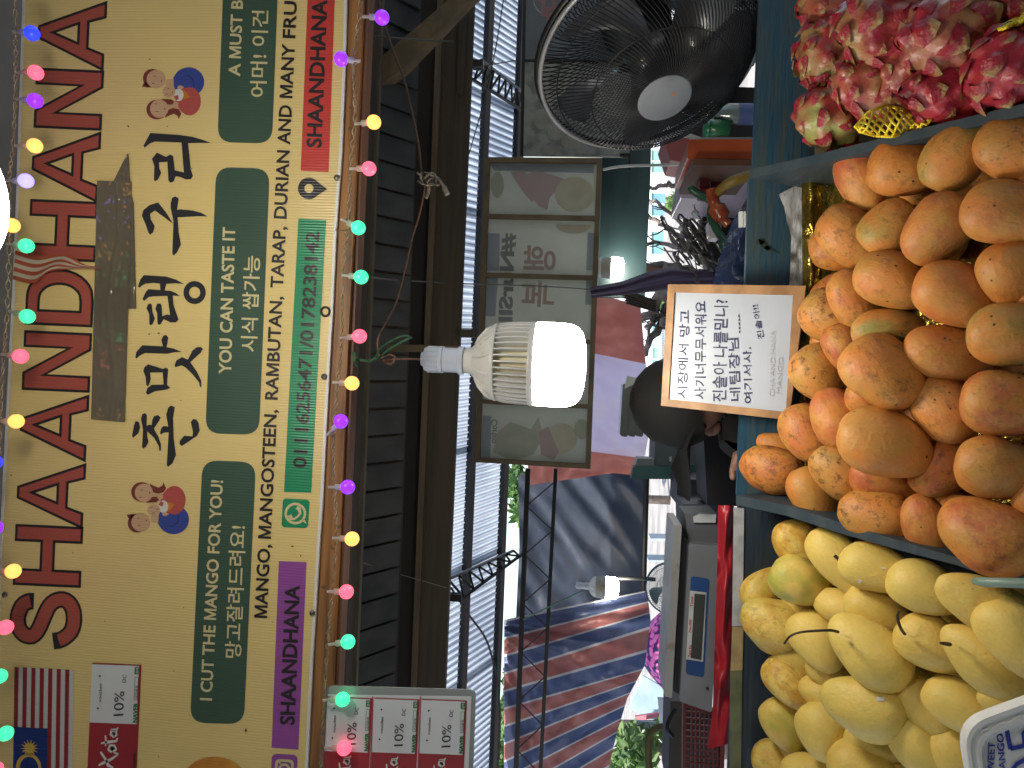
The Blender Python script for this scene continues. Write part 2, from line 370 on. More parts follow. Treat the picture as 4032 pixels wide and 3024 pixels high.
def ring(mb, cx, cy, r1, r0, pl, off, n=28, sy=1.):
    A = [pl.hit(cx + r1 * math.cos(6.2832 * k / n), cy + r1 * sy * math.sin(6.2832 * k / n), off) for k in range(n)]
    B = [pl.hit(cx + r0 * math.cos(6.2832 * k / n), cy + r0 * sy * math.sin(6.2832 * k / n), off) for k in range(n)]
    mb.add(A + B, [(k, (k + 1) % n, n + (k + 1) % n, n + k) for k in range(n)])
tb = MB(); c_ = u(660, 1548); ring(tb, c_[0], c_[1], 44, 22, BN, .0008, sy=1.03); tb.build('brush_letter', m_ink, bt)
# icons
tb = MB(); tb.poly(rrect([(1108, 2076), (1212, 2080), (1220, 1968), (1114, 1962)], 16), BN, .0006); tb.build('phone_icon', m_sg, bt)
tb = MB(); ring(tb, 1163, 2022, 43, 33, BN, .0012); tb.poly([(1190, 2050), (1207, 2064), (1198, 2040)], BN, .0012)
tb.poly(stroke([(1140, 2028, 8), (1146, 2042, 8), (1158, 2044, 4), (1172, 2034, 4), (1182, 2022, 5), (1178, 2004, 8), (1168, 1998, 8)]), BN, .0012); tb.build('phone_icon_mark', m_cream, bt)
tb = MB(); ring(tb, 1216, 742, 43, 18, BN, .0008); tb.poly([(1228, 701), (1250, 716), (1287, 745), (1250, 770), (1228, 783), (1244, 765), (1252, 742), (1244, 720)], BN, .0009); tb.build('map_pin_icon', m_blk, bt)
tb = MB(); tb.poly(rrect([(1066, 3082), (1168, 3086), (1172, 2972), (1070, 2968)], 22), BN, .0006); tb.build('camera_icon', m_sp, bt)
tb = MB(); q = rrect([(1080, 3066), (1152, 3070), (1158, 2992), (1084, 2988)], 20); q2 = rrect([(1090, 3056), (1142, 3060), (1148, 3002), (1094, 2998)], 14)
A = [BN.hit(x, y, .0012) for x, y in q]; B = [BN.hit(x, y, .0012) for x, y in q2]; n = len(q)
tb.add(A + B, [(k, (k + 1) % n, n + (k + 1) % n, n + k) for k in range(n)]); ring(tb, 1119, 3030, 24, 15, BN, .0012); tb.poly(ellp(1102, 3004, 4, 4, 10), BN, .0014); tb.build('camera_icon_mark', m_cream, bt)
# printed family pictures (generic parents with child)
sk = PR('m_skin_print', (.62, .4, .24)); hr = PR('m_hair_print', (.2, .045, .04)); rd = PR('m_dress_print', (.5, .1, .09)); bl = PR('m_robe_print', (.05, .08, .33)); wt = PR('m_print_white', (.72, .72, .66)); orr = PR('m_print_orange', (.62, .22, .03))
def family(x0, y0, flip):
    def P(x, y): return (x0 + x * .181, y0 + (y if not flip else 1659 - y) * .181)
    def sh(pts, off, mat, nm, ring_=False):
        tb = MB(); tb.poly([P(*p) for p in pts], BN, off); tb.build(nm, mat, bt)
    sh(ellp(1120, 1080, 340, 320), .0006, bl, 'printed_robe'); sh([(780, 1180), (830, 1010), (1100, 950), (1200, 1180), (1000, 1360)], .0007, bl, 'printed_robe')
    sh(ellp(1140, 660, 245, 310), .0009, rd, 'printed_dress'); sh([(815, 660), (860, 560), (1000, 400), (1200, 500), (1100, 940), (960, 960), (880, 700)], .0010, rd, 'printed_dress')
    sh([(620, 1020), (640, 1130), (790, 1150), (800, 1000), (700, 960)], .0008, sk, 'printed_neck')
    sh([(670, 520), (880, 500), (900, 620), (830, 660), (660, 600)], .0011, sk, 'printed_neck')
    sh([(600, 300), (700, 350), (800, 390), (880, 340), (905, 270), (960, 400), (900, 490), (780, 515), (660, 480)], .0012, hr, 'printed_hair')
    sh([(520, 715), (660, 590), (760, 585), (810, 655), (740, 700)], .0012, hr, 'printed_hair')
    sh(ellp(430, 480, 230, 215), .0012, hr, 'printed_hair'); sh(ellp(480, 500, 200, 200), .0014, sk, 'printed_face')
    sh(ellp(330, 1160, 205, 205), .0012, hr, 'printed_hair'); sh([(130, 1050), (110, 975), (260, 960), (250, 1060)], .0012, hr, 'printed_hair'); sh(ellp(410, 1140, 205, 200), .0014, sk, 'printed_face')
    sh([(1020, 700), (1140, 750), (1080, 850), (990, 920), (960, 800)], .0012, orr, 'printed_sash'); sh(ellp(900, 800, 110, 135), .0013, wt, 'printed_cloth'); sh([(790, 760), (850, 680), (910, 720), (880, 800)], .0015, rd, 'printed_dress')
    sh(ellp(690, 870, 140, 130), .0016, sk, 'printed_face'); sh([(870, 950), (960, 920), (1025, 965), (960, 1005), (890, 1000)], .0016, sk, 'printed_hand')
    eye = MB()
    for ex, ey in ((430, 435), (410, 600), (350, 1050), (380, 1205), (650, 815), (680, 938)):
        eye.poly([P(*p) for p in [(ex - 42, ey + 6), (ex, ey - 9), (ex + 42, ey + 6), (ex, ey + 9)]], BN, .0018)
    for ex, ey in ((600, 497), (530, 1100), (768, 860)): eye.poly([P(*p) for p in ellp(ex, ey, 12, 20, 10)], BN, .0018)
    eye.build('printed_features', hr, bt)
    tb = MB(); tb.poly([P(*p) for p in stroke([(1010, 1225, 5), (1120, 1215, 12), (1210, 1140, 15), (1245, 980, 8)])], BN, .0012); tb.build('printed_fold', PR('m_fold%d' % flip, (.03, .035, .2)), bt)
family(480, 1850, False); family(540, 218, True)
# printed flag, lower left of the print
fl = MB(); fr = MB(); fb = MB(); fy = MB()
def FP(sx, ty): return (57 + 233 * sx - 13 * ty, 2626 + 12 * sx + 900 * ty)
for k in range(14):
    q = [FP(k / 14, 0), FP((k + 1) / 14, 0), FP((k + 1) / 14, .62), FP(k / 14, .62)]
    (fr if k % 2 == 0 else fl).poly(q, BN, .0007)
fr.build('printed_flag_stripes', PR('m_flag_red', (.28, .025, .035)), bt); fl.build('printed_flag_field', PR('m_flag_white', (.6, .62, .62)), bt)
fb.poly([FP(0, .262), FP(8 / 14, .262), FP(8 / 14, .62), FP(0, .62)], BN, .0011); fb.build('printed_flag_canton', PR('m_flag_blue', (.012, .04, .2)), bt)
st_ = []
for k in range(28):
    r_ = 37 if k % 2 == 0 else 17
    st_.append((116 + r_ * math.cos(6.2832 * k / 28), 2947 + r_ * math.sin(6.2832 * k / 28)))
fy.poly(st_, BN, .0015)
A = ellp(112, 3022, 50, 55, 20, 0, 180, 360); B = ellp(114, 3030, 38, 50, 20, 0, 360, 180)
fy.poly(A + B, BN, .0015); fy.build('printed_flag_star', PR('m_flag_yellow', (.68, .47, .1)), bt)
# printed mango at the lower border of the banner
tb = MB(); tb.poly(ellp(845, 3060, 118, 80, 30), BN, .0007); tb.build('printed_mango', PR('m_print_mango', (.66, .33, .05), (.5, .15, .04), ns=18), bt)
# small dirt spots
tb = MB()
for x, y, r_ in ((505, 497, 5), (659, 498, 3), (755, 664, 3), (712, 1577, 3), (968, 2876, 7), (723, 2392, 3), (287, 2177, 3), (413, 2446, 3), (1151, 2151, 5), (1184, 2189, 4), (1072, 2449, 3), (685, 2642, 3), (624, 2980, 3), (590, 233, 4), (265, 1318, 3), (44, 1871, 4), (587, 1316, 4), (625, 1312, 5)):
    tb.poly(ellp(x, y, r_, r_ * .6, 8, random.random() * 180), BN, .0014)
tb.build('dirt_spots', M('m_dirt', (.12, .07, .04)), bt)

# ------------------------------------------------------------------ fixings on the banner
def screw(x, y, r_, lab):
    c = BN.hit(x, y, .001); s = MB(); k = r_ * 1.15 / F
    s.lathe(c, BN.n, [(0, k), (.002, k * .95), (.0035, k * .6), (.004, 0.0)], 14)
    tag(s.build('screw', M('m_screw', (.25, .23, .2), (.1, .09, .08), ns=200, metal=.8, rough=.4), smooth=True), lab, 'screw', 'screws fixing the banner')
screw(1327, 700, 13, 'round screw head in the banner edge beside the black map pin icon')
screw(1277, 1483, 13, 'shiny screw head in the banner edge above the phone number')
screw(1230, 2413, 12, 'screw head in the banner edge beside the purple strip')
screw(20, 2341, 12, 'screw head in the banner border above the big letter S')
c = BN.hit(1281, 1227, .001); s = MB(); k = 1.15 / F
s.lathe(c, BN.n, [(0, 23 * k), (.003, 21 * k), (.003, 15 * k), (0, 13 * k)], 24)
tag(s.build('grommet', M('m_grommet', (.06, .05, .04), metal=.6, rough=.5), smooth=True), 'dark ring grommet in the banner edge above the phone number', 'grommet')

# packing tape stuck over the banner
def grid_patch(quad, nu, nv, pl, off, disp, seed=0, thick=0, name='x'):
    mb = MB(); q = [Vector((*p, 0)) for p in quad]
    for i in range(nu + 1):
        for j in range(nv + 1):
            a, b2 = i / nu, j / nv
            p = (q[0] * (1 - a) + q[1] * a) * (1 - b2) + (q[3] * (1 - a) + q[2] * a) * b2
            mb.v.append(pl.hit(p.x, p.y, off + disp(a, b2)))
    mb.f = [(i * (nv + 1) + j, (i + 1) * (nv + 1) + j, (i + 1) * (nv + 1) + j + 1, i * (nv + 1) + j + 1) for i in range(nu) for j in range(nv)]
    mb.mi = [0] * len(mb.f); mb.smooth = True
    return mb
def tn(a, b2): return .0035 + .0016 * noise.noise(Vector((a * 3, b2 * 26, 1))) + .002 * max(0, 1 - abs(a - .55 - .12 * math.sin(b2 * 9)) * 9) + .0008 * noise.noise(Vector((a * 14, b2 * 60, 4)))
m_tape = M('m_tape', (.13, .112, .08), (.16, .14, .10), ns=14, st=(.3, 1, 1), rough=.13, bump=.3, bs=110, bd=.0012, coat=1.)
tp = MB(); tp = grid_patch([(382, 711), (518, 716), (491, 1662), (358, 1650)], 26, 120, BN, 0, tn)
tpe = thing('tape_strip', BN.hit(440, 1180), 'wrinkled dark brown packing tape stuck across the banner below the title', 'tape')
tp.build('tape', m_tape, tpe)
tp = grid_patch([(500, 606), (505, 606), (511, 716), (445, 716)], 6, 20, BN, .001, tn); tp.build('torn_end', m_tape, tpe)
tp = grid_patch([(500, 712), (527, 800), (536, 1216), (500, 1216)], 6, 40, BN, -.001, tn); tp.build('second_layer', m_tape, tpe)

# small striped flag hanging in front
def fdisp(a, b2): return .012 + .006 * math.sin(a * 9 + b2 * 5)
fm = MB(); A_ = catmull([(60, 985, 0), (150, 1010, 0), (260, 1000, 0), (330, 1040, 0), (395, 1052, 0)], 6); B_ = catmull([(50, 1100, 0), (130, 1115, 0), (190, 1072, 0), (280, 1060, 0), (392, 1060, 0)], 6)
nv = 14; fm.smooth = True
for i in range(len(A_)):
    for j in range(nv + 1):
        p = A_[i] * (1 - j / nv) + B_[i] * (j / nv); fm.v.append(BN.hit(p.x, p.y, fdisp(i / len(A_), j / nv)))
for i in range(len(A_) - 1):
    for j in range(nv):
        fm.f.append((i * (nv + 1) + j, (i + 1) * (nv + 1) + j, (i + 1) * (nv + 1) + j + 1, i * (nv + 1) + j + 1)); fm.mi.append(((j // 2) + (0)) % 2)
tag(fm.build('small_flag', [M('m_sflag_r', (.55, .13, .07), trl=.3), M('m_sflag_w', (.75, .7, .55), trl=.3)]), 'small red and white striped flag hanging over the letters H and D', 'flag')

def kids(o): return [c for c in COL.objects if c.parent == o]
def copy_thing(src, loc, label, rot=None, scale=None):
    r = src.copy(); COL.objects.link(r); r.location = loc; r['label'] = label; OFF[r.name] = Vector(loc)
    if rot: r.rotation_euler = rot
    if scale: r.scale = (scale,) * 3
    for ch in src.children:
        c2 = ch.copy(); COL.objects.link(c2); c2.parent = r
        for g2 in ch.children:
            c3 = g2.copy(); COL.objects.link(c3); c3.parent = c2
    return r
def lin(a, b): return lambda y: a + (b - a) * y / 3024
def band(fa, fb, y0, y1, pl, thick, n=1, off=0.):
    """a board across the picture between two slanting lines"""
    mb = MB(); ys = [y0 + (y1 - y0) * i / n for i in range(n + 1)]
    mb.poly([(fa(y), y) for y in ys] + [(fb(y), y) for y in ys[::-1]], pl, off, thick); return mb

# ------------------------------------------------------------------ batten and ceiling of the stall
m_wood = M('m_batten_wood', (.34, .16, .05), (.15, .065, .025), ns=7, st=(.7, 8, 14), rough=.55, bump=.4, bs=20, lo=.35, hi=.65, spk=.02)
m_wood2 = M('m_batten_shaded', (.15, .065, .03), (.08, .035, .02), ns=7, st=(.7, 8, 14), rough=.6, bump=.4, bs=20)  # same wood coloured darker, for the shaded board behind the lit front one
ba = thing('wooden_batten', PD(1380, 1512, 1.17), 'long brown wooden batten running along the lower edge of the banner', 'batten')
eb = [(x - 40, y) for x, y in edge_b]
b = MB(); b.poly(eb + [(lin(1432, 1296)(y), y) for y in (3150, 2400, 1600, 800, -120)], VP(1.156), 0, .02); b.build('front_board', m_wood, ba)
b = band(lin(1405, 1270), lin(1453, 1318), -120, 3150, VP(1.165), .03); b.build('rear_board', m_wood2, ba)
m_dk = M('m_dark_timber', (.045, .036, .024), (.028, .022, .016), ns=9, st=(.6, 6, 10), rough=.7, bump=.4, bs=18)
m_dk2 = M('m_dark_board', (.06, .047, .03), (.042, .033, .022), ns=6, st=(.4, 5, 8), rough=.75, bump=.3, bs=14)
m_ch = M('m_channel', (.16, .14, .1), (.1, .09, .065), ns=12, st=(.6, 4, 4), rough=.5, metal=.3)
b = band(lin(1420, 1290), lin(1473, 1345), -150, 3200, VP(1.75), .05); tag(b.build('ceiling_beam', m_dk), 'dark narrow beam just behind the wooden batten under the banner', 'beam')
b = band(lin(1471, 1346), lin(1506, 1388), -150, 3200, VP(1.85), .02); tag(b.build('metal_channel', m_ch), 'grey brown metal channel between the batten and the dark ceiling slats', 'channel')
# slatted ceiling, slats running away from the viewer and down
nrm = ray(4454, 1487).cross(rt).normalized(); SLP = Plane(PD(1507, 1512, 2.0), nrm)
sx, ex = lin(1500, 1380), lin(1655, 1545)
ce = thing('slatted_ceiling', PD(1560, 1512, 2.05), 'dark grey slatted ceiling panel behind the batten, slats running away from the viewer', 'ceiling panel')
m_slat = M('m_slat', (.06, .066, .066), (.04, .044, .046), ns=5, st=(3, .5, 3), rough=.5, bump=.25, bs=30)
b = MB()
b.poly([(sx(-200), -200), (sx(3300), 3300), (ex(3300) + 6, 3300), (ex(-200) + 6, -200)], SLP, -.012, .006); b.build('backing', m_dk, ce)
y = -150
while y < 3200:
    mb = MB(); h_ = 110
    def toward(y0, x): a = sx(y0); return (x, y0 + (1487 - y0) * (x - a) / (4454 - a))
    A = [SLP.hit(*p, o_) for p, o_ in ((toward(y + 8, sx(y)), .002), (toward(y + h_ - 3, sx(y + h_)), .009), (toward(y + h_ - 3, ex(y + h_)), .009), (toward(y + 8, ex(y)), .002))]
    B = [p - SLP.n * .008 for p in A]
    mb.hexa(A, B); mb.build('slat', m_slat, ce); y += h_
b = band(lin(1640, 1535), lin(1730, 1612), -200, 3250, VP(2.35), .1); tag(b.build('gap_shade_strip', M('m_gap_shade', (.018, .015, .012), (.012, .01, .009), rough=.8)), 'near black strip painted for the dark gap at the far end of the ceiling slats', 'beam')  # near black colour stands for the shade in the gap past the slats
b = band(lin(1722, 1605), lin(1746, 1628), -200, 3250, VP(2.3), .04); tag(b.build('edge_strip', M('m_strip_wood', (.12, .09, .055), (.08, .06, .04), ns=8, st=(.5, 5, 5))), 'thin lighter brown strip along the top of the wide dark fascia board', 'strip')
b = band(lin(1742, 1624), lin(1866, 1738), -200, 3250, VP(2.32), .03); tag(b.build('fascia_board', m_dk2), 'wide dark brown fascia board in front of the bright corrugated roof', 'board')
b = MB(); b.poly([(1490, 232), (1671, 80), (1764, 0), (1900, -120), (1960, -100), (1844, 0), (1751, 99), (1592, 265), (1490, 340)], VP(1.9), 0, .045)
tag(b.build('diagonal_brace', M('m_brace', (.14, .105, .06), (.09, .07, .04), ns=6, st=(3, 3, 3), rough=.6)), 'brown diagonal timber brace crossing the dark slats near the fan', 'brace')
b = MB(); b.poly([(1490, 1354), (1812, 1362), (1812, 1388), (1490, 1382)], VP(1.95), 0, .03); tag(b.build('short_strut', M('m_strut', (.1, .075, .045))), 'short brown strut across the slats just behind the hanging bulb socket', 'strut')
b = MB(); b.poly([(1806, 1296), (1874, 1300), (1874, 1328), (1806, 1326)], VP(2.25), 0, .03); tag(b.build('purlin_block', m_dk), 'small dark block at the edge of the corrugated roof above the bulb', 'block')
b = MB(); b.poly([(1806, 10), (1842, 8), (1822, 365), (1800, 372)], VP(2.28), 0, .02); tag(b.build('hanging_lath', m_dk), 'narrow dark lath fixed to the fascia board near the top truss', 'lath')
# stall roof out of view, extended to keep sun off the fruit and tarpaulins
rf = MB(); rf.box((0, .5, 2.62), (8, 8.2, .03)); tag(rf.build('unseen_stall_roof', M('m_roof_underside', (.2, .2, .2), metal=.2)), 'unseen sheet roof over the stall, extended to block the sun', 'roof')

ow = MB(); ow.box((0, -3.4, 1.35), (8, .06, 2.5)); tag(ow.build('sky_block_wall', M('m_sky_block', (.12, .11, .1), (.08, .075, .07), ns=2)), 'plain dark wall added unseen behind the viewer to block sky light', 'wall')  # unseen wall added to cut the sky light from behind the viewer

# ------------------------------------------------------------------ hanging wires
m_cord = M('m_brown_cord', (.22, .1, .055), (.12, .06, .035), ns=40, rough=.6)
def wire(name, pts, r, mat, lab, cat='wire', n=6, sm=6):
    P = catmull([PD(*p) for p in pts], sm); mb = MB().tube(P, r, n); return tag(mb.build(name, mat, smooth=True), lab, cat)
cw = thing('bulb_wire', PD(1650, 650, 1.6), 'brown twisted cord knotted below the slats and running down to the white bulb', 'cord')
MB().tube(catmull([PD(1488, -20, 1.6), PD(1500, 50, 1.6), PD(1545, 190, 1.6), PD(1590, 310, 1.6), PD(1622, 440, 1.6), PD(1648, 570, 1.58), PD(1660, 690, 1.56)], 8), .0026, 6).build('upper_cord', M('m_cord2', (.1, .06, .04)), cw, True)
MB().tube(catmull([PD(1660, 690, 1.56), PD(1672, 740, 1.54), PD(1650, 850, 1.5), PD(1625, 930, 1.46), PD(1595, 1060, 1.4), PD(1560, 1190, 1.34), PD(1515, 1280, 1.28), PD(1490, 1330, 1.25), PD(1488, 1380, 1.235), PD(1500, 1410, 1.23)], 8), .0019, 6).build('lower_cord', m_cord, cw, True)
MB().tube(catmull([PD(1500, 1410, 1.225), PD(1530, 1396, 1.22), PD(1556, 1408, 1.215), PD(1540, 1432, 1.22), PD(1510, 1420, 1.235), PD(1560, 1414, 1.23), PD(1655, 1414, 1.23)], 8), .0019, 6).build('loop', m_cord, cw, True)
kn = MB()
for k in range(5):
    a0 = k * 1.3; kn.tube(catmull([PD(1665 + 26 * math.cos(a0 + t) + t * 10, 705 + 24 * math.sin(a0 * 1.7 + t), 1.55 + .008 * math.sin(3 * t + k)) for t in [i * .55 for i in range(9)]], 4), .0026, 5)
kn.tube(catmull([PD(1675, 710, 1.55), PD(1715, 700, 1.55), PD(1740, 725, 1.55), PD(1762, 768, 1.55)], 5), [.004] * 12 + [.006] * 4, 6)
kn.tube(catmull([PD(1680, 715, 1.55), PD(1688, 745, 1.55), PD(1676, 780, 1.55)], 5), .0045, 6)
kn.build('knot', M('m_knot', (.14, .11, .085), (.3, .27, .22), ns=60), cw, True)
tg = thing('green_twine', PD(1500, 1400, 1.22), 'green plastic twine tied to the batten holding the bulb cord', 'twine')
m_gt = M('m_green_twine', (.035, .13, .05), (.02, .08, .035), ns=60, rough=.5)
MB().tube(catmull([PD(1396, 1412, 1.2), PD(1440, 1421, 1.2), PD(1480, 1418, 1.21), PD(1520, 1385, 1.215), PD(1575, 1350, 1.22), PD(1615, 1330, 1.22)], 6), .0024, 6).build('strand', m_gt, tg, True)
MB().tube(catmull([PD(1455, 1420, 1.2), PD(1478, 1408, 1.2), PD(1500, 1370, 1.21), PD(1560, 1332, 1.22), PD(1600, 1322, 1.22), PD(1622, 1332, 1.22)], 6), .0018, 6).build('strand', m_gt, tg, True)
MB().tube(catmull([PD(1392, 1388, 1.2), PD(1398, 1405, 1.19), PD(1396, 1425, 1.19), PD(1405, 1440, 1.2)], 4), .003, 6).build('knot', m_gt, tg, True)
m_dw = M('m_dark_wire', (.05, .05, .045))
wire('thin_wire', [(1462, 1092, 1.7), (1600, 1105, 2.1), (1860, 1118, 2.5), (2110, 1126, 2.7), (2340, 1140, 2.8)], .0022, M('m_grey_wire', (.14, .14, .13)), 'thin grey wire stretched from the batten across the framed signs to the purple cloth')
wire('tie_wire', [(1448, 140, 1.8), (1560, 150, 1.85), (1700, 160, 1.88), (1785, 163, 1.9)], .0022, m_dw, 'black tie wire crossing the diagonal brace')
wire('thin_wire', [(1985, -20, 3.0), (1950, 200, 3.0), (1905, 400, 3.0), (1860, 560, 3.0), (1836, 640, 3.0)], .0022, m_dw, 'thin dark wire slanting in front of the corrugated roof near the fan')
wire('thin_wire', [(1850, 270, 4.2), (1930, 255, 4.2), (2030, 238, 4.2)], .003, m_dw, 'short dark wire tied beside the upper roof truss')
wire('drooping_cable', [(1775, 2313, 4.3), (1842, 2415, 4.3), (1910, 2510, 4.3), (1944, 2612, 4.3), (1961, 2693, 4.3), (1968, 2849, 4.3), (1958, 3060, 4.3)], .006, m_dw, 'black cable drooping from the lower roof truss in front of the corrugated roof', 'cable')
wire('green_string', [(2060, 2440, 4.2), (2160, 2390, 4.2), (2300, 2322, 4.2)], .004, M('m_green_string', (.1, .25, .2)), 'faint green string in front of the dark tarpaulin by the far bulb', 'string')
wire('thin_wire', [(1425, 2215, 1.9), (1570, 2260, 2.2), (1760, 2315, 2.3)], .001, M('m_pale_wire', (.2, .2, .2)), 'pale hair-thin wire crossing the lower ceiling slats')
wire('white_cable', [(2375, 668, 2.9), (2450, 655, 2.85), (2600, 650, 2.7), (2690, 647, 2.6)], .005, M('m_white_cable', (.6, .6, .58)), 'white cable strung below the fan toward the red chest', 'cable')
wire('twist_tie', [(1322, 905, 1.11), (1345, 908, 1.105), (1368, 906, 1.11)], .0012, m_cord, 'small brown wire tie around the batten near the green fairy bulb', 'tie')

# ------------------------------------------------------------------ fairy lights
FCOL = {'p': ((.2, .02, 1.), 'purple'), 'o': ((1., .43, .1), 'orange'), 'r': ((1., .1, .17), 'pink red'), 'g': ((.05, .85, .35), 'green'), 'b': ((.02, .04, 1.), 'blue'), 'l': ((.35, .3, 1.), 'pale violet')}
FM = {}
for k_, (c_, nm) in FCOL.items():
    FM[k_] = M('m_fairy_' + nm.replace(' ', '_'), c_, c_, emit=.72 if k_ != 'g' else .55, rough=.3)
m_soc = M('m_fairy_socket', (.6, .55, .5), (.45, .42, .4), rough=.3, trl=.4); m_fc = M('m_fairy_cord', (.34, .27, .18), (.2, .16, .1), ns=90, rough=.25)
def fairy(name, lab, cordpts, bulbs, side, D):
    t = thing(name, PD(cordpts[len(cordpts) // 2][0], cordpts[len(cordpts) // 2][1], D), lab, 'string lights')
    base = catmull([PD(x, y, D + .012) for x, y in cordpts], 24)
    for s_ in (0, 3.1416):
        mb = MB(); P = []
        for i, p in enumerate(base):
            a = i * .95 + s_; wob = (1 + .8 * noise.noise(Vector((i * .03, s_, 2)))) * .0017
            P.append(p + AX * math.cos(a) * wob - fw * math.sin(a) * .002 + AX * .004 * noise.noise(Vector((i * .02, 3 * s_, 7))))
        mb.tube(P, .0011, 5); mb.build('cord', m_fc, t, True)
    for x, y, k_, dx, dy in bulbs:
        c = PD(x, y, D); r_ = 28.5 * D / F
        d = (AX * dx - BX * dy).normalized()
        mb = MB(); mb.lathe(c - d * r_, d, [(0, 0)] + [(r_ * (1 - math.cos(a)), r_ * math.sin(a)) for a in [i * math.pi / 12 for i in range(1, 12)]] + [(2 * r_, 0)], 20)
        bo = mb.build('bulb', FM[k_], t, True); bo['label'] = 'round %s fairy light bulb' % FCOL[k_][1]
        s0 = c - d * r_ * .8; mb = MB(); mb.lathe(s0, -d, [(0, r_ * .42), (r_ * .9, r_ * .42), (r_ * .95, r_ * .22), (r_ * 1.9, r_ * .2)], 10); mb.build('socket', m_soc, t, True)
        s1 = s0 - d * r_ * 1.9; near = min(base, key=lambda q: (q - s1).length)
        if (near - s1).length < .06: mb = MB(); mb.tube([s1, near], .001, 5); mb.build('lead', m_fc, t, True)
low = [(1504, 69, 'p', 1, .05), (1343, 233, 'p', -1, -.1), (1472, 481, 'o', 1, -.1), (1453, 664, 'r', 1, .0), (1411, 897, 'g', 1, .5), (1422, 1091, 'g', 1, .1), (1416, 1324, 'r', 1, -.1), (1386, 1509, 'o', 1, .05), (1342, 1659, 'p', .7, -.7), (1369, 1918, 'p', 1, 0), (1386, 2122, 'o', 1, .05), (1364, 2330, 'r', 1, 0), (1370, 2527, 'g', 1, -.15), (1349, 2754, 'g', 1, -.05), (1355, 2946, 'r', 1, 0)]
fairy('fairy_light_string', 'lower string of coloured round fairy lights along the wooden batten', [(1428, -80), (1415, 70), (1392, 240), (1402, 460), (1385, 650), (1372, 880), (1352, 1060), (1348, 1310), (1328, 1510), (1312, 1720), (1318, 1900), (1326, 2100), (1305, 2330), (1290, 2500), (1275, 2720), (1268, 2950), (1262, 3100)], low, 1, 1.10)
up_ = [(126, 131, 'b', 1, .1), (141, 286, 'r', 1, 0), (139, 397, 'p', 1, .1), (137, 574, 'o', 1, 0), (102, 712, 'l', 1, 0), (48, 888, 'o', 1, 0), (104, 968, 'g', 1, .1), (108, 1246, 'g', 1, .3), (81, 1403, 'r', 1, .1), (64, 1659, 'o', 1, 0), (-22, 1820, 'b', 1, 0), (-20, 2078, 'p', 1, 0), (52, 2249, 'o', 1, 0), (22, 2470, 'r', 1, 0), (-2, 2663, 'g', 1, 0), (22, 2888, 'g', 1, 0), (-18, 3030, 'r', 1, 0)]
fairy('fairy_light_string', 'upper string of coloured round fairy lights along the top edge of the banner', [(60, -80), (62, 130), (60, 300), (56, 560), (40, 720), (36, 1000), (28, 1250), (10, 1500), (-10, 1900), (-28, 2250), (-60, 2700), (-80, 3100)], up_, 1, 1.12)

# ------------------------------------------------------------------ LED bulbs
K = 1.23 / F
m_lw = M('m_lamp_white', (.78, .78, .76), (.7, .69, .66), ns=20, rough=.3)
m_lb = M('m_socket_bluewhite', (.62, .66, .76), (.56, .6, .7), rough=.25, coat=.3)
m_ld = M('m_lamp_inner', (.85, .78, .55), (.75, .68, .45), rough=.6)
m_dirtw = M('m_cone_white', (.76, .75, .7), (.5, .43, .33), ns=60, lo=.62, hi=.8, rough=.35)
m_glow = M('m_diffuser', (1., .94, .81), (1., .94, .81), emit=LAMP)
led = thing('led_bulb', PD(2205, 1437, 1.23), 'large white LED bulb glowing in the middle of the stall, hanging from the brown cord', 'light bulb', 'glowing LED bulbs')
o0 = PD(2205, 1437, 1.23); Z = Vector((0, 0, 1))
def zz(x): return (2205 - x) * K        # height above the diffuser centre for a picture column
MB().lathe(o0, Z, [(zz(x), r * K) for x, r in ((1822, 50), (1822, 56), (1802, 57), (1800, 50), (1740, 50), (1738, 54), (1722, 54), (1720, 50), (1676, 51), (1664, 47), (1662, 30), (1650, 28), (1650, 4))], 28).build('socket', m_lb, led, False)
mb = MB()
for k in range(14):
    a = 6.2832 * k / 14; mb.box(o0 + Vector((math.cos(a) * 51.5 * K, math.sin(a) * 51.5 * K, zz(1697))), (3.5 * K, 6 * K, 44 * K), Matrix.Rotation(a, 3, 'Z'))
mb.build('socket_grip', m_lb, led)
MB().lathe(o0, Z, [(zz(x), r * K) for x, r in ((1955, 0), (1958, 153), (1953, 155), (1940, 150), (1905, 118), (1880, 88), (1862, 64), (1850, 52), (1822, 49), (1820, 0))], 40).build('cone', m_dirtw, led, True)
mb = MB()
for k in range(12):
    a = 6.2832 * (k + .3) / 12; d = Vector((math.cos(a), math.sin(a), 0))
    mb.tube([o0 + d * (72 * K) + Z * zz(1868), o0 + d * (98 * K) + Z * zz(1886), o0 + d * (133 * K) + Z * zz(1917), o0 + d * (150 * K) + Z * zz(1940)], [3 * K, 8 * K, 8 * K, 2 * K], 6)
mb.build('vent_ribs', m_dirtw, led, True)
MB().lathe(o0, Z, [(zz(1956), 118 * K), (zz(2095), 122 * K)], 32).build('core', m_ld, led, True)
fin = None
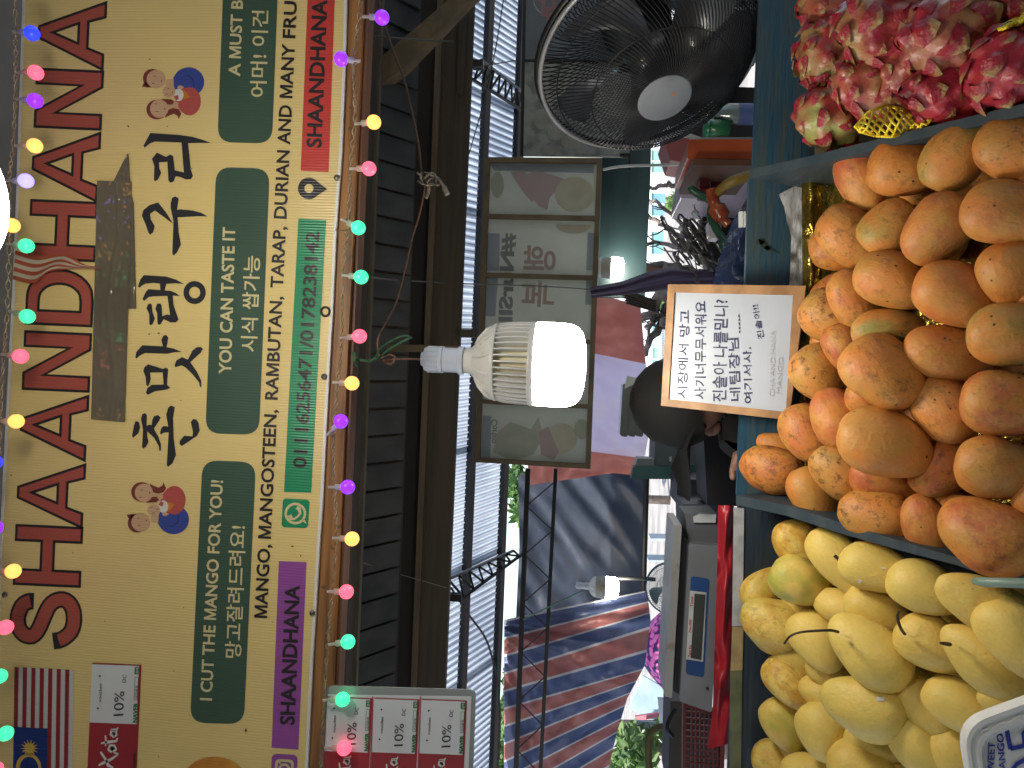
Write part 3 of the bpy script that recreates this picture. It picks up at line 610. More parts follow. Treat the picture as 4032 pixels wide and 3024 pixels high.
for k in range(40):
    a = 6.2832 * k / 40; rot = Matrix.Rotation(a, 4, 'Z')
    if fin is None:
        mb = MB()
        for i, (x, r) in enumerate(((1952, 152), (1990, 160), (2040, 164), (2092, 165))):
            mb.v += [o0 + Vector(((r - 26) * K, -2.6 * K, zz(x))), o0 + Vector((r * K, -2.6 * K, zz(x))), o0 + Vector((r * K, 2.6 * K, zz(x))), o0 + Vector(((r - 26) * K, 2.6 * K, zz(x)))]
        mb.f = [(4 * i + j, 4 * i + (j + 1) % 4, 4 * i + 4 + (j + 1) % 4, 4 * i + 4 + j) for i in range(3) for j in range(4)] + [(0, 1, 2, 3), (15, 14, 13, 12)]; mb.mi = [0] * len(mb.f)
        fin = mb.build('fin', m_lw, led)
    else:
        o = fin.copy(); COL.objects.link(o); o.parent = led; o.rotation_euler = (0, 0, a)
MB().lathe(o0, Z, [(zz(2086), 120 * K), (zz(2086), 163 * K), (zz(2090), 167 * K), (zz(2108), 167 * K), (zz(2110), 160 * K)], 48).build('collar', m_lw, led, True)
MB().lathe(o0, Z, [(zz(2108), 164 * K), (zz(2180), 166 * K), (zz(2240), 163 * K), (zz(2270), 152 * K), (zz(2290), 128 * K), (zz(2301), 90 * K), (zz(2306), 40 * K), (zz(2307), 0)], 48).build('diffuser', m_glow, led, True)
copy_thing(led, PD(-318, 775, .62), 'big LED bulb glaring before the title of the banner, only its rounded end in view')
copy_thing(led, PD(2431, 1056, 3.45), 'distant lit bulb in front of the dark green fascia near the purple cloth', scale=.72)
copy_thing(led, PD(2410, 2315, 4.75), 'distant lit bulb hanging before the dark tarpaulin above the scale', scale=1.)

# ------------------------------------------------------------------ corrugated roofs beyond the aisle
nrm = ray(3800, 1308).cross(rt).normalized(); RP = Plane(PD(1700, 1512, 5.2), nrm)
m_cor = M('m_corrugated', (.55, .6, .66), (.36, .41, .48), ns=2.5, st=(1, 1, 1), rough=.35, trl=.5, lo=.35, hi=.7)
xl = lin(1725, 1600); xe1 = lin(2066, 1950)
cr = thing('corrugated_roof', RP.hit(1900, 1512), 'bright bluish corrugated roof sheets sloping away behind the dark fascia board', 'roof')
def corr(y0, y1, xa, xb, lift):
    mb = MB(); per = 30.; nc = int((y1 - y0) / per * 8); nr = 5; mb.smooth = True
    for i in range(nc + 1):
        y = y0 + (y1 - y0) * i / nc
        for j in range(nr + 1):
            a = xa(y); x = a + (xb(y) - a) * j / nr
            yy = y + (1308 - y) * (x - a) / (3800 - a)
            mb.v.append(RP.hit(x, yy, lift + .036 * math.cos(6.2832 * y / per)))
    mb.f = [(i * (nr + 1) + j, (i + 1) * (nr + 1) + j, (i + 1) * (nr + 1) + j + 1, i * (nr + 1) + j + 1) for i in range(nc) for j in range(nr)]; mb.mi = [0] * len(mb.f)
    return mb
for i in range(7):
    corr(-240 + i * 510, -240 + (i + 1) * 510 + 30, xl, xe1, .004 * (i % 2)).build('roof_sheet', m_cor, cr, True)
m_pur = M('m_black_steel', (.012, .013, .015), (.02, .02, .022), rough=.5, metal=.4)
for fa, w_, z_ in ((lin(1936, 1812), 13, .07), (lin(2064, 1948), 11, .07)):
    mb = MB(); mb.poly([(fa(-200) - w_ / 2, -200), (fa(3200) - w_ / 2, 3200), (fa(3200) + w_, 3200), (fa(-200) + w_, -200)], RP, z_, .045); mb.build('purlin', m_pur, cr)
def truss(a0, a1, b0, b1, D0, D1, lab, w=7):
    t = thing('roof_truss', PD(a0[0], a0[1], D0), lab, 'truss', 'lattice trusses under the corrugated roof')
    A0, A1, B0, B1 = PD(*a0, D0), PD(*a1, D1), PD(*b0, D0), PD(*b1, D1)
    MB().tube([A0, A1], w * D0 / F, 4).build('chord', M('m_chord_grey', (.16, .19, .22), metal=.3), t); MB().tube([B0, B1], w * D0 / F, 4).build('chord', m_pur, t)
    for k in range(7):
        p = A0.lerp(A1, k / 7); q = B0.lerp(B1, (k + .5) / 7); r_ = A0.lerp(A1, (k + 1) / 7)
        MB().tube([p, q], .008, 4).build('web_bar', m_pur, t); MB().tube([q, r_], .008, 4).build('web_bar', m_pur, t)
    return t
truss((1895, 236), (2056, 362), (1850, 306), (2056, 434), 4.3, 4.9, 'grey steel lattice truss under the corrugated roof near the fan')
truss((1765, 2281), (2022, 2168), (1805, 2366), (2062, 2178), 4.3, 4.9, 'grey steel lattice truss under the corrugated roof near the far bulb')
b = MB(); b.poly([(1853, 232), (1902, 234), (1902, 264), (1853, 262)], VP(4.2), 0, .05); b.poly([(1766, 2340), (1816, 2344), (1816, 2370), (1766, 2368)], VP(4.2), 0, .05)
b = MB(); b.poly([(1853, 232), (1902, 234), (1902, 264), (1853, 262)], VP(4.2), 0, .05); tag(b.build('steel_bracket', m_pur), 'black steel bracket at the end of the truss near the fan', 'bracket')
b = MB(); b.poly([(1766, 2340), (1816, 2344), (1816, 2370), (1766, 2368)], VP(4.2), 0, .05); tag(b.build('steel_bracket', m_pur), 'black steel bracket at the end of the truss above the striped tarpaulin', 'bracket')
# lattice girder carrying the tarpaulins
gi = thing('lattice_girder', PD(2150, 2400, 4.55), 'black lattice girder in front of the tarpaulins, with thin zigzag bars', 'girder')
def gl(x0, x1, y0, y1, w, nm):
    mb = MB(); mb.poly([(x0 - w, y0), (x1 - w, y1), (x1 + w, y1), (x0 + w, y0)], VP(4.55), 0, .04); mb.build(nm, m_pur, gi)
gl(2078, 2026, 1845, 3150, 9, 'chord'); gl(2188, 2122, 1845, 3150, 7, 'chord')
for k in range(14):
    ya = 1800 + k * 96; yb = ya + 96
    xa = 2078 - 52 * (ya - 1845) / 1305; xb = 2188 - 66 * (yb - 1845) / 1305
    p, q = ((xa, ya), (xb, yb)) if k % 2 == 0 else ((2188 - 66 * (ya - 1845) / 1305, ya), (2078 - 52 * (yb - 1845) / 1305, yb))
    if ya > 1845: MB().tube([PD(*p, 4.57), PD(*q, 4.57)], .0045, 4).build('web_bar', m_pur, gi)

# ------------------------------------------------------------------ framed sign seen from behind
SG = VP(3.0)
m_fr = M('m_sign_frame', (.17, .13, .075), (.11, .085, .05), ns=8, rough=.6)
m_can = M('m_sign_canvas', (.68, .71, .66), (.58, .61, .56), ns=6, rough=.7, trl=.45, lo=.3, hi=.75)
sg = thing('framed_sign', SG.hit(2110, 1230), 'back of a wooden framed sign of five translucent panels with mirrored lettering, behind the bulb', 'sign')
def SQ(a, b2):     # a across picture x 0..1, b2 down picture y 0..1
    p = Vector((1908, 618)).lerp(Vector((2372, 622)), a); q = Vector((1868, 1820)).lerp(Vector((2325, 1847)), a); r_ = p.lerp(q, b2); return (r_.x, r_.y)
cuts = [0.0, .193, .385, .592, .80, 1.0]
for i in range(5):
    b = MB(); b.poly([SQ(.012, cuts[i] + .004), SQ(.985, cuts[i] + .004), SQ(.985, cuts[i + 1] - .004), SQ(.012, cuts[i + 1] - .004)], SG, -.012, .003); b.build('sign_panel', m_can, sg)
fr_ = [([SQ(0, 0), SQ(.045, .015), SQ(.045, .985), SQ(0, 1)]), ([SQ(.955, .015), SQ(1, 0), SQ(1, 1), SQ(.955, .985)]), ([SQ(0, 0), SQ(1, 0), SQ(.955, .015), SQ(.045, .015)]), ([SQ(.045, .985), SQ(.955, .985), SQ(1, 1), SQ(0, 1)])]
for q in fr_: b = MB(); b.poly(q, SG, .012, .04); b.build('frame_bar', m_fr, sg)
for c_ in cuts[1:-1]: b = MB(); b.poly([SQ(.045, c_ - .007), SQ(.955, c_ - .007), SQ(.955, c_ + .007), SQ(.045, c_ + .007)], SG, .009, .03); b.build('frame_bar', m_fr, sg)
SBN = [0]
def SB(pts, mat, nm='sign_print', off=-.0105):
    SBN[0] += 1; b = MB(); b.poly(pts, SG, -.0114 + SBN[0] * .00008); return b.build(nm, mat, sg)
m_band = M('m_sign_band', (.40, .45, .5), (.36, .41, .46), trl=.4); m_pt = M('m_sign_red', (.5, .38, .36), (.47, .37, .36), trl=.4); m_dkt = M('m_sign_grey', (.33, .35, .35), trl=.4)
m_tan = M('m_sign_tan', (.64, .62, .5), (.6, .54, .42), ns=10, trl=.4); m_gr2 = M('m_sign_leaf', (.46, .51, .44), (.53, .54, .45), ns=14, trl=.4); m_pnk = M('m_sign_pink', (.56, .45, .46), (.54, .47, .46), ns=12, trl=.4)
SB([(1918, 918), (1968, 920), (1966, 1066), (1914, 1066)], m_band); SB([(1913, 1090), (1962, 1090), (1950, 1245), (1904, 1245)], m_band); SB([(1900, 1636), (1935, 1638), (1930, 1806), (1893, 1804)], m_band); SB([(2314, 915), (2342, 918), (2338, 1064), (2308, 1064)], m_band); SB([(2308, 1092), (2334, 1094), (2330, 1200), (2304, 1200)], m_band)
SB([(1928, 640), (2340, 640), (2338, 682), (1945, 672)], m_band)
SB([(2068, 690), (2110, 672), (2180, 690), (2235, 710), (2200, 740), (2165, 780), (2155, 828), (2120, 810), (2085, 770)], m_pnk); SB([(2010, 676), (2068, 675), (2095, 740), (2100, 800), (2070, 770), (2040, 730)], m_pnk)
SB(ellp(2262, 765, 78, 70, 22), m_tan, off=-.0102); SB(ellp(2260, 885, 70, 36, 16, 0, 0, 180), m_tan); SB(ellp(1958, 728, 26, 52, 18), m_gr2)
SB([(1940, 1780), (1960, 1700), (2010, 1660), (2090, 1690), (2120, 1640), (2140, 1720), (2100, 1790), (2020, 1815)], m_gr2); SB(ellp(2210, 1726, 62, 60, 20), m_tan, off=-.0102); SB([(2120, 1700), (2160, 1680), (2200, 1780), (2180, 1812), (2130, 1790)], m_pnk); SB(ellp(2290, 1690, 30, 40, 16), m_gr2)
def ST(s, a, b2, h, mat, **k): mb = MB(); text(mb, s, a, b2, h, SG, -.0100, mirror=True, **k); mb.build('sign_lettering', mat, sg)
ST('#NurSIL', (1974, 918), (1964, 1300), 50, m_dkt, bold=.04)
ST('행', (2062, 965), (2060, 1062), 128, m_pt, bold=.018, hangul=True); ST('복', (2058, 1105), (2052, 1205), 128, m_pt, bold=.018, hangul=True)
ST('Corbio', (1935, 1650), (1928, 1745), 24, m_dkt, bold=.02)

# ------------------------------------------------------------------ pale mural banner at the right (top of the picture)
MU = VP(3.35)
m_mu1 = M('m_mural_blue', (.17, .19, .21), (.13, .15, .165), ns=4, rough=.8); m_mu2 = M('m_mural_veg', (.33, .34, .31), (.2, .22, .2), ns=16, rough=.8, det=8, lo=.42, hi=.56)
mu = thing('mural_banner', MU.hit(2270, 260), 'grey blue printed banner with round badge and pale vegetable picture behind the fan', 'banner')
b = MB(); b.poly([(2072, -150), (2500, -150), (2490, 236), (2068, 234)], MU, 0, .01); b.build('blue_field', m_mu1, mu)
b = MB(); b.poly([(2066, 242), (2490, 244), (2478, 618), (2058, 614)], MU, 0, .01); b.build('vegetable_print', m_mu2, mu)
b = MB(); b.poly([(2066, 233), (2490, 235), (2490, 244), (2066, 242)], MU, .004, .02); b.poly([(2062, -150), (2074, -150), (2060, 616), (2048, 616)], MU, .004, .02); b.poly([(2440, 604), (2482, 604), (2482, 672), (2474, 672), (2474, 618), (2440, 616)], MU, .004, .02); b.build('black_edging', m_pur, mu)
b = MB(); ring(b, 2168, -5, 70, 65, MU, .001, 36); b.build('badge_ring', M('m_badge', (.4, .42, .42)), mu)
b = MB(); b.poly([(2118, 12), (2150, 0), (2170, -60), (2120, -60)], MU, .001); text(b, 'ulD', (2190, 108), (2186, -20), 52, MU, .0014, bold=.06); b.build('badge_lettering', M('m_badge_red', (.33, .17, .17)), mu)
b = MB(); b.poly(ellp(2130, 470, 28, 40, 16), MU, .001); b.poly(ellp(2190, 520, 34, 34, 16), MU, .001); b.poly(ellp(2250, 560, 40, 30, 16), MU, .001); b.poly(ellp(2170, 590, 30, 20, 16), MU, .001); b.build('printed_fruit', M('m_mu3', (.36, .35, .3), (.28, .27, .24), ns=14), mu)
for (x, y, a, l_) in ((2110, 330, -60, 120), (2150, 400, -20, 110), (2090, 400, -110, 80), (2200, 350, 10, 120), (2240, 430, 50, 100)):
    b = MB(); b.poly([(x + l_ * t * math.cos(R(a)) - s_ * math.sin(R(a)) * 16 * math.sin(t * 3.1), y + l_ * t * math.sin(R(a)) + s_ * math.cos(R(a)) * 16 * math.sin(t * 3.1)) for t, s_ in [(i / 8, 1) for i in range(9)] + [(i / 8, -1) for i in range(7, 0, -1)]], MU, .0014); b.build('printed_leaf', M('m_mleaf', (.4, .41, .37), (.3, .32, .28), ns=30), mu)

# dark green fascia behind the fan
m_fg = M('m_green_fascia', (.028, .06, .065), (.02, .045, .05), ns=3, st=(1, 1, 4), rough=.45)
b = MB(); b.poly([(2380, -160), (2572, -160), (2563, 660), (2540, 1170), (2352, 1170), (2372, 620)], VP(3.6), 0, .04); tag(b.build('green_fascia', m_fg), 'dark green blue fascia board running behind the fan and the far bulb', 'board')

# ------------------------------------------------------------------ tarpaulins
def loft(L, Rr, nv, D, disp, per=None, mats=None):
    """cloth between two pixel polylines (same length), depth D plus disp(a, b)"""
    mb = MB(); nu = len(L) - 1; mb.smooth = True
    for i in range(nu + 1):
        for j in range(nv + 1):
            b2 = j / nv; p = Vector((*L[i], 0)).lerp(Vector((*Rr[i], 0)), b2)
            mb.v.append(PD(p.x, p.y, D + disp(i / nu, b2)))
    mb.f = [(i * (nv + 1) + j, (i + 1) * (nv + 1) + j, (i + 1) * (nv + 1) + j + 1, i * (nv + 1) + j + 1) for i in range(nu) for j in range(nv)]
    mb.mi = [(per(i) if per else 0) for i in range(nu) for j in range(nv)]
    return mb
def pl_(pts, n):
    """resample a pixel polyline to n+1 points"""
    P = [Vector((*p, 0)) for p in pts]; L = [0]
    for a, b2 in zip(P, P[1:]): L.append(L[-1] + (b2 - a).length)
    o = []; k = 0
    for i in range(n + 1):
        t = L[-1] * i / n
        while k < len(P) - 2 and L[k + 1] < t: k += 1
        f = (t - L[k]) / max(1e-6, L[k + 1] - L[k]); q = P[k].lerp(P[k + 1], f); o.append((q.x, q.y))
    return o
m_t1 = M('m_tarp_navy', (.035, .047, .075), (.028, .038, .062), ns=2, rough=.5, bump=.3, bs=12, bd=.02, trl=.25)
L_ = pl_([(2040, 1870), (2045, 2150), (2030, 2470)], 60); R_ = pl_([(2552, 1845), (2548, 2100), (2535, 2420)], 60)
tag(loft(L_, R_, 50, 5.3, lambda a, b2: (.03 * noise.noise(Vector((a * 3 + b2 * 3, a * 4 - b2 * 3, 3))) + .022 * noise.noise(Vector((a * 7 - b2 * 9, (a + b2) * 1.2, 3))))).build('navy_tarpaulin', m_t1, smooth=True), 'dark navy tarpaulin with slanting creases hanging behind the far bulb', 'tarpaulin')
m_tr = M('m_tarp_red', (.72, .27, .22), (.6, .2, .17), ns=6, rough=.5, bump=.3, bs=14, bd=.02, trl=.5)
m_tv = M('m_tarp_backlit', (.9, .8, 1.), (.84, .72, .98), ns=4, rough=.5, bump=.2, bs=10, bd=.02, trl=.6)  # pale violet colour paints the light coming through the red cloth
def rv(i):
    t = i / 80; return 1 if .33 < t < .88 else 0
L_ = pl_([(2280, 1140), (2280, 1500), (2270, 1850)], 80); R_ = pl_([(2522, 1202), (2540, 1400), (2568, 1640), (2540, 1790), (2490, 1870)], 80)
tag(loft(L_, R_, 26, 4.0, lambda a, b2: .03 * math.sin(a * 60 + 3 * b2) * (1 - b2) * (a < .4) + .05 * noise.noise(Vector((a * 14, b2 * 3, 1))), per=rv).build('backlit_red_tarpaulin', [m_tr, m_tv], smooth=True), 'red tarpaulin, light from behind painted as a pale violet middle, below the framed sign', 'tarpaulin')
L_ = pl_([(2080, 1800), (2076, 1912)], 12); R_ = pl_([(2500, 1800), (2500, 1850)], 12)
tag(loft(L_, R_, 30, 4.9, lambda a, b2: .05 * noise.noise(Vector((a * 2, b2 * 9, 1)))).build('red_tarpaulin', m_tr, smooth=True), 'strip of red tarpaulin just below the framed sign, above the navy one', 'tarpaulin')
m_sr_ = M('m_stripe_red', (.36, .13, .12), (.28, .11, .11), ns=6, rough=.4, bump=.5, bs=22, bd=.02, trl=.4); m_sb_ = M('m_stripe_blue', (.08, .11, .22), (.065, .09, .19), ns=6, rough=.4, bump=.5, bs=22, bd=.02, trl=.4); m_sw_ = M('m_stripe_white', (.5, .5, .52), rough=.4, trl=.4)
NS = 13; per = 8
def stp(i): return 2 if i % per == 0 else (1 if (i // per) % 2 == 0 else 0)
n_ = NS * per
def Rs(s_):
    K_ = [(0, 2548, 2325), (.21, 2562, 2442), (.36, 2540, 2618), (.58, 2470, 2750), (.8, 2425, 2900), (1, 2385, 3080)]
    for a, b2 in zip(K_, K_[1:]):
        if s_ <= b2[0] + 1e-6:
            f = (s_ - a[0]) / (b2[0] - a[0]); return (a[1] + (b2[1] - a[1]) * f, a[2] + (b2[2] - a[2]) * f)
L_ = [(1985, 2440 + 900 * i / n_) for i in range(n_ + 1)]; R_ = [Rs(i / n_) for i in range(n_ + 1)]
mb = loft(L_, R_, 44, 5.0, lambda a, b2: .07 * noise.noise(Vector((math.atan2(a * .9 + .01, b2 * .5 + .05) * 9, 1, 3))) + .12 * math.sin(b2 * 3.1) * -1 + .04 * noise.noise(Vector((a * 13, b2 * 7, 2))), per=stp)
tag(mb.build('striped_tarpaulin', [m_sr_, m_sb_, m_sw_], smooth=True), 'red and blue striped tarpaulin gathered at its upper corner, lower left of the scene', 'tarpaulin')
b = MB().tube([PD(2547, 1840, 5.2), PD(2530, 2440, 5.2)], .02, 8); tag(b.build('tent_pole', m_pur), 'dark pole along the hem of the navy tarpaulin', 'pole')
b = MB().tube([PD(2435, 2276, 4.8), PD(2560, 2280, 4.8), PD(2580, 2282, 4.8)], .014, 8); tag(b.build('pipe', m_pur, smooth=True), 'short dark pipe beside the far bulb over the navy tarpaulin', 'pipe')

# ------------------------------------------------------------------ daylight beyond: building, fence, trees, tents
FB = VP(17)
m_fac = M('m_facade', (.72, .78, .84), (.62, .68, .75), ns=1.2, rough=.8); m_glz = M('m_window_glass', (.12, .25, .34), (.2, .4, .3), ns=.8, rough=.1, spec=.8); m_wfr = M('m_window_frame', (.8, .82, .85))
bd = thing('pale_building', FB.hit(2700, 1000), 'pale blue white building with tall windows seen through the branches', 'building')
b = MB(); b.poly([(2440, -300), (3000, -300), (3000, 1700), (2440, 1700)], FB, 0, .3); b.build('wall', m_fac, bd)
wf = None
for (xa, ya) in [(2565, y_) for y_ in (250, 420, 590, 760, 910, 1060, 1215, 1370)]:
    b = MB(); b.poly([(xa, ya), (xa + 120, ya), (xa + 120, ya + 90), (xa, ya + 90)], FB, .03, .05); w_ = b.build('window', m_glz, bd)
    b = MB()
    for q in ([(xa - 6, ya - 6), (xa + 126, ya - 6), (xa + 126, ya), (xa - 6, ya)], [(xa - 6, ya + 90), (xa + 126, ya + 90), (xa + 126, ya + 96), (xa - 6, ya + 96)], [(xa - 6, ya), (xa, ya), (xa, ya + 90), (xa - 6, ya + 90)], [(xa + 120, ya), (xa + 126, ya), (xa + 126, ya + 90), (xa + 120, ya + 90)], [(xa, ya + 42), (xa + 120, ya + 42), (xa + 120, ya + 47), (xa, ya + 47)], [(xa + 60, ya), (xa + 64, ya), (xa + 64, ya + 42), (xa + 60, ya + 42)]): b.poly(q, FB, .06, .06)
    b.build('frame', m_wfr, w_)
fe = thing('metal_fence', VP(11).hit(2640, 1400), 'pale blue vertical bar fence in daylight beside the backlit red tarpaulin', 'fence')
bar = None
for k in range(34):
    y = 1235 + k * 9.5; b = MB(); b.poly([(2560, y), (2800, y + 6), (2800, y + 9), (2560, y + 3.4)], VP(11), 0, .02); b.build('bar', M('m_fence', (.3, .42, .55)) if bar is None else bar.data.materials[0], fe) if bar else None
    if bar is None: bar = b.build('bar', M('m_fence', (.3, .42, .55)), fe)
b = MB(); b.poly([(2566, 1230), (2572, 1230), (2572, 1560), (2566, 1560)], VP(11), .02, .02); b.poly([(2600, 1230), (2606, 1230), (2606, 1560), (2600, 1560)], VP(11), .02, .02); b.build('rail', bar.data.materials[0], fe)

m_bark = M('m_bark', (.17, .14, .12), (.09, .075, .065), ns=14, rough=.9, bump=.8, bs=60, bd=.01)
m_leaf = M('m_leaf', (.07, .15, .03), (.035, .085, .02), ns=3, rough=.5, trl=.35); m_leaf2 = M('m_leaf_pale', (.11, .19, .05), (.05, .11, .03), ns=3, rough=.5, trl=.4)
def leaves(cx, cy, rx, ry, D, n, s_, dz=.6, seed=1):
    rnd = random.Random(seed); mb = MB(); k = D / F
    for i in range(n):
        while True:
            a, b2, c2 = rnd.uniform(-1, 1), rnd.uniform(-1, 1), rnd.uniform(-1, 1)
            if a * a + b2 * b2 + c2 * c2 < 1: break
        nn = noise.noise(Vector((a * 2.4 + seed, b2 * 2.4, c2 * 2.4)))
        if nn < -.12: continue
        p = PD(cx + a * rx, cy + b2 * ry, D + c2 * dz); u_ = Vector((rnd.gauss(0, 1), rnd.gauss(0, 1), rnd.gauss(0, 1))).normalized(); w_ = u_.orthogonal().normalized(); q = s_ * rnd.uniform(.6, 1.3)
        mb.add([p - u_ * q, p + w_ * q * .42, p + u_ * q, p - w_ * q * .42], [(0, 1, 2, 3)])
    return mb
def leafy(name, lab, blobs, trunk, D, mat, s_, base, group='trees in daylight beyond the stalls'):
    t = thing(name, base, lab, 'tree', group)
    for i, (cx, cy, rx, ry, n) in enumerate(blobs): leaves(cx, cy, rx, ry, D, n, s_, .5, i + int(cx)).build('crown', mat, t)
    mb = MB(); mb.tube([PD(*p, D) for p in trunk], [.09 - .06 * i / len(trunk) for i in range(len(trunk))], 8); mb.build('trunk', m_bark, t, True)
leafy('leafy_tree', 'green tree glimpsed through the slot under the corrugated roof beside the red strip', [(2035, 1900, 50, 70, 500), (2050, 2010, 45, 60, 350)], [(2900, 1980), (2400, 1960), (2100, 1940)], 13, m_leaf, .10, PD(2900, 1980, 13))
leafy('leafy_tree', 'green tree glimpsed through the slot above the striped tarpaulin', [(2030, 2680, 50, 90, 700), (2010, 2830, 55, 100, 800), (1985, 2990, 60, 90, 700)], [(2900, 2860), (2400, 2850), (2060, 2840)], 12, m_leaf, .09, PD(2900, 2860, 12))
leafy('leafy_tree', 'bright green tree behind the windows and bare branches', [(2670, 800, 50, 40, 260), (2660, 1180, 90, 70, 500), (2720, 1290, 60, 60, 300)], [(3100, 1100), (2800, 1120), (2680, 1180)], 14, m_leaf2, .12, PD(3100, 1100, 14))
leafy('leafy_shrub', 'big leaved green climber at the lower left behind the red basket', [(2480, 2910, 70, 60, 170), (2540, 2970, 60, 80, 200), (2450, 3000, 60, 50, 140), (2600, 2870, 45, 45, 70)], [(3000, 2950), (2700, 2960), (2500, 2940)], 7, m_leaf2, .075, PD(3000, 2950, 7))
bt2 = thing('bare_tree', PD(2800, 1250, 6.5), 'grey leafless branches crossing the daylight behind the fascia board', 'tree')
rb = random.Random(5)
BRN = [([(2800, 1010), (2700, 960), (2640, 905), (2560, 860), (2500, 830)], 13), ([(2790, 1040), (2690, 985), (2600, 960), (2500, 958)], 12), ([(2760, 1130), (2680, 1130), (2600, 1170), (2540, 1250), (2480, 1300)], 30), ([(2760, 1090), (2680, 1060), (2600, 1045), (2500, 1060)], 26),
       ([(2800, 1060), (2720, 1100), (2660, 1160), (2600, 1240), (2540, 1300)], 20), ([(2740, 1000), (2660, 960), (2620, 900)], 9), ([(2700, 900), (2620, 820), (2550, 790), (2480, 770)], 9), ([(2860, 1060), (2780, 1010), (2720, 940), (2680, 905)], 20),
       ([(2700, 735), (2620, 728), (2560, 740), (2500, 745)], 11), ([(2760, 1180), (2690, 1200), (2600, 1240), (2555, 1310)], 12), ([(2620, 1255), (2600, 1290), (2560, 1340), (2540, 1400)], 20), ([(2680, 1230), (2640, 1250), (2610, 1275)], 26), ([(2830, 1100), (2780, 1070), (2740, 1120), (2700, 1100)], 16)]
for pts, w_ in BRN:
    P = catmull([PD(x, y, 6.5 + rb.uniform(-.25, .25)) for x, y in pts], 5); mb = MB(); nP = len(P)
    mb.tube([p + Vector((rb.gauss(0, .012), 0, rb.gauss(0, .012))) for p in P], [w_ * 6.5 / F * (1 - .5 * i / nP) for i in range(nP)], 7); mb.build('branch', m_bark, bt2, True)
for k in range(46):
    pts, w_ = rb.choice(BRN); i = rb.randrange(len(pts)); x, y = pts[i]; a = rb.uniform(2.2, 4.2); l_ = rb.uniform(40, 130)
    P = [PD(x + l_ * t * math.cos(a + t * .5), y + l_ * t * math.sin(a + t * .5), 6.5 + rb.uniform(-.1, .1)) for t in (0, .33, .66, 1)]
    mb = MB(); mb.tube(P, [.009, .007, .005, .003], 4); mb.build('twig', m_bark, bt2, True)
b = MB(); b.poly([(2470, 1030), (2700, 1075), (2700, 1095), (2470, 1062)], VP(6.2), 0, .05); tag(b.build('brown_plank', M('m_plank', (.14, .07, .035))), 'brown plank among the bare branches', 'plank')
# pink floral umbrella
um = thing('floral_umbrella', PD(2700, 2560, 6), 'open umbrella with bright pink floral pattern showing behind the scale', 'umbrella')
m_flo = bpy.data.materials.new('m_floral'); m_flo.use_nodes = True; t_ = m_flo.node_tree; p_ = t_.nodes['Principled BSDF']
vo = t_.nodes.new('ShaderNodeTexVoronoi'); vo.inputs['Scale'].default_value = 22; ge = t_.nodes.new('ShaderNodeNewGeometry'); t_.links.new(ge.outputs['Position'], vo.inputs['Vector'])
rp = t_.nodes.new('ShaderNodeValToRGB'); rp.color_ramp.interpolation = 'CONSTANT'; e = rp.color_ramp.elements; e[0].color = (.9, .25, .6, 1); e[1].position = .42; e[1].color = (.7, .12, .45, 1); e2 = e.new(.58); e2.color = (.06, .03, .16, 1)
t_.links.new(vo.outputs['Distance'], rp.inputs[0]); t_.links.new(rp.outputs[0], p_.inputs['Base Color'])
tr_ = t_.nodes.new('ShaderNodeBsdfTranslucent'); t_.links.new(rp.outputs[0], tr_.inputs[0]); ms_ = t_.nodes.new('ShaderNodeMixShader'); ms_.inputs[0].default_value = .5; t_.links.new(p_.outputs[0], ms_.inputs[1]); t_.links.new(tr_.outputs[0], ms_.inputs[2]); t_.links.new(ms_.outputs[0], t_.nodes['Material Output'].inputs[0])
ap = PD(2515, 2545, 6.2); RU = 205 * 6.2 / F; Hh = 190 * 6.2 / F
for k in range(8):
    mb = MB(); mb.smooth = True; A = []
    for i in range(7):
        for j in range(5):
            a = 6.2832 * (k + j / 4) / 8 + .3; r_ = RU * (i / 6) * (1 - .07 * math.sin(math.pi * j / 4)); A.append(ap + Vector((r_ * math.cos(a), r_ * math.sin(a), -Hh * (1 - math.cos(i / 6 * 1.45)))))
    mb.add(A, [(i * 5 + j, (i + 1) * 5 + j, (i + 1) * 5 + j + 1, i * 5 + j + 1) for i in range(6) for j in range(4)]); mb.build('canopy_panel', m_flo, um, True)
MB().tube([ap, ap - Vector((0, 0, 1.2))], .012, 6).build('shaft', m_pur, um)
for (q, c_, D_, nm, lab, cat) in (([(2475, 2790), (2530, 2660), (2700, 2760), (2700, 2860), (2560, 2830)], (.45, .62, .75), 7.5, 'pale_canopy', 'pale blue market canopy behind the umbrella and striped tarpaulin', 'canopy'),
        ([(2500, 2822), (2640, 2800), (2640, 2815), (2505, 2840)], (.6, .2, .25), 7.2, 'pink_valance', 'pink valance strip under the pale canopy', 'valance'),
        ([(2500, 2838), (2640, 2850), (2650, 2880), (2490, 2870)], (.2, .28, .32), 7.1, 'grey_rail', 'grey horizontal rail in front of the big leaved climber', 'rail'),
        ([(2590, 2750), (2640, 2755), (2660, 2860), (2600, 2862)], (.6, .66, .72), 5.5, 'white_sack', 'white plastic sack beside the end of the scale plate', 'sack'),
        ([(2560, 2120), (2700, 2122), (2700, 2132), (2560, 2130)], (.3, .36, .4), 9, 'roof_edge', 'thin grey roof edge in the bright daylight gap', 'roof edge'),
        ([(2552, 2205), (2700, 2208), (2700, 2214), (2552, 2211)], (.3, .36, .4), 9, 'roof_edge', 'thin grey eaves line close above the small far fan', 'roof edge'),
        ([(2500, 2140), (2760, 2160), (2780, 2330), (2500, 2330)], (.6, .68, .72), 20, 'far_building', 'pale far building in the bright daylight gap', 'building')):
    b = MB(); b.poly(q, VP(D_), 0, .03 if D_ < 9 else .3); tag(b.build(nm, M('m_' + nm, c_, rough=.7, trl=.3 if D_ in (7.5, 5.5) else 0)), lab, cat)
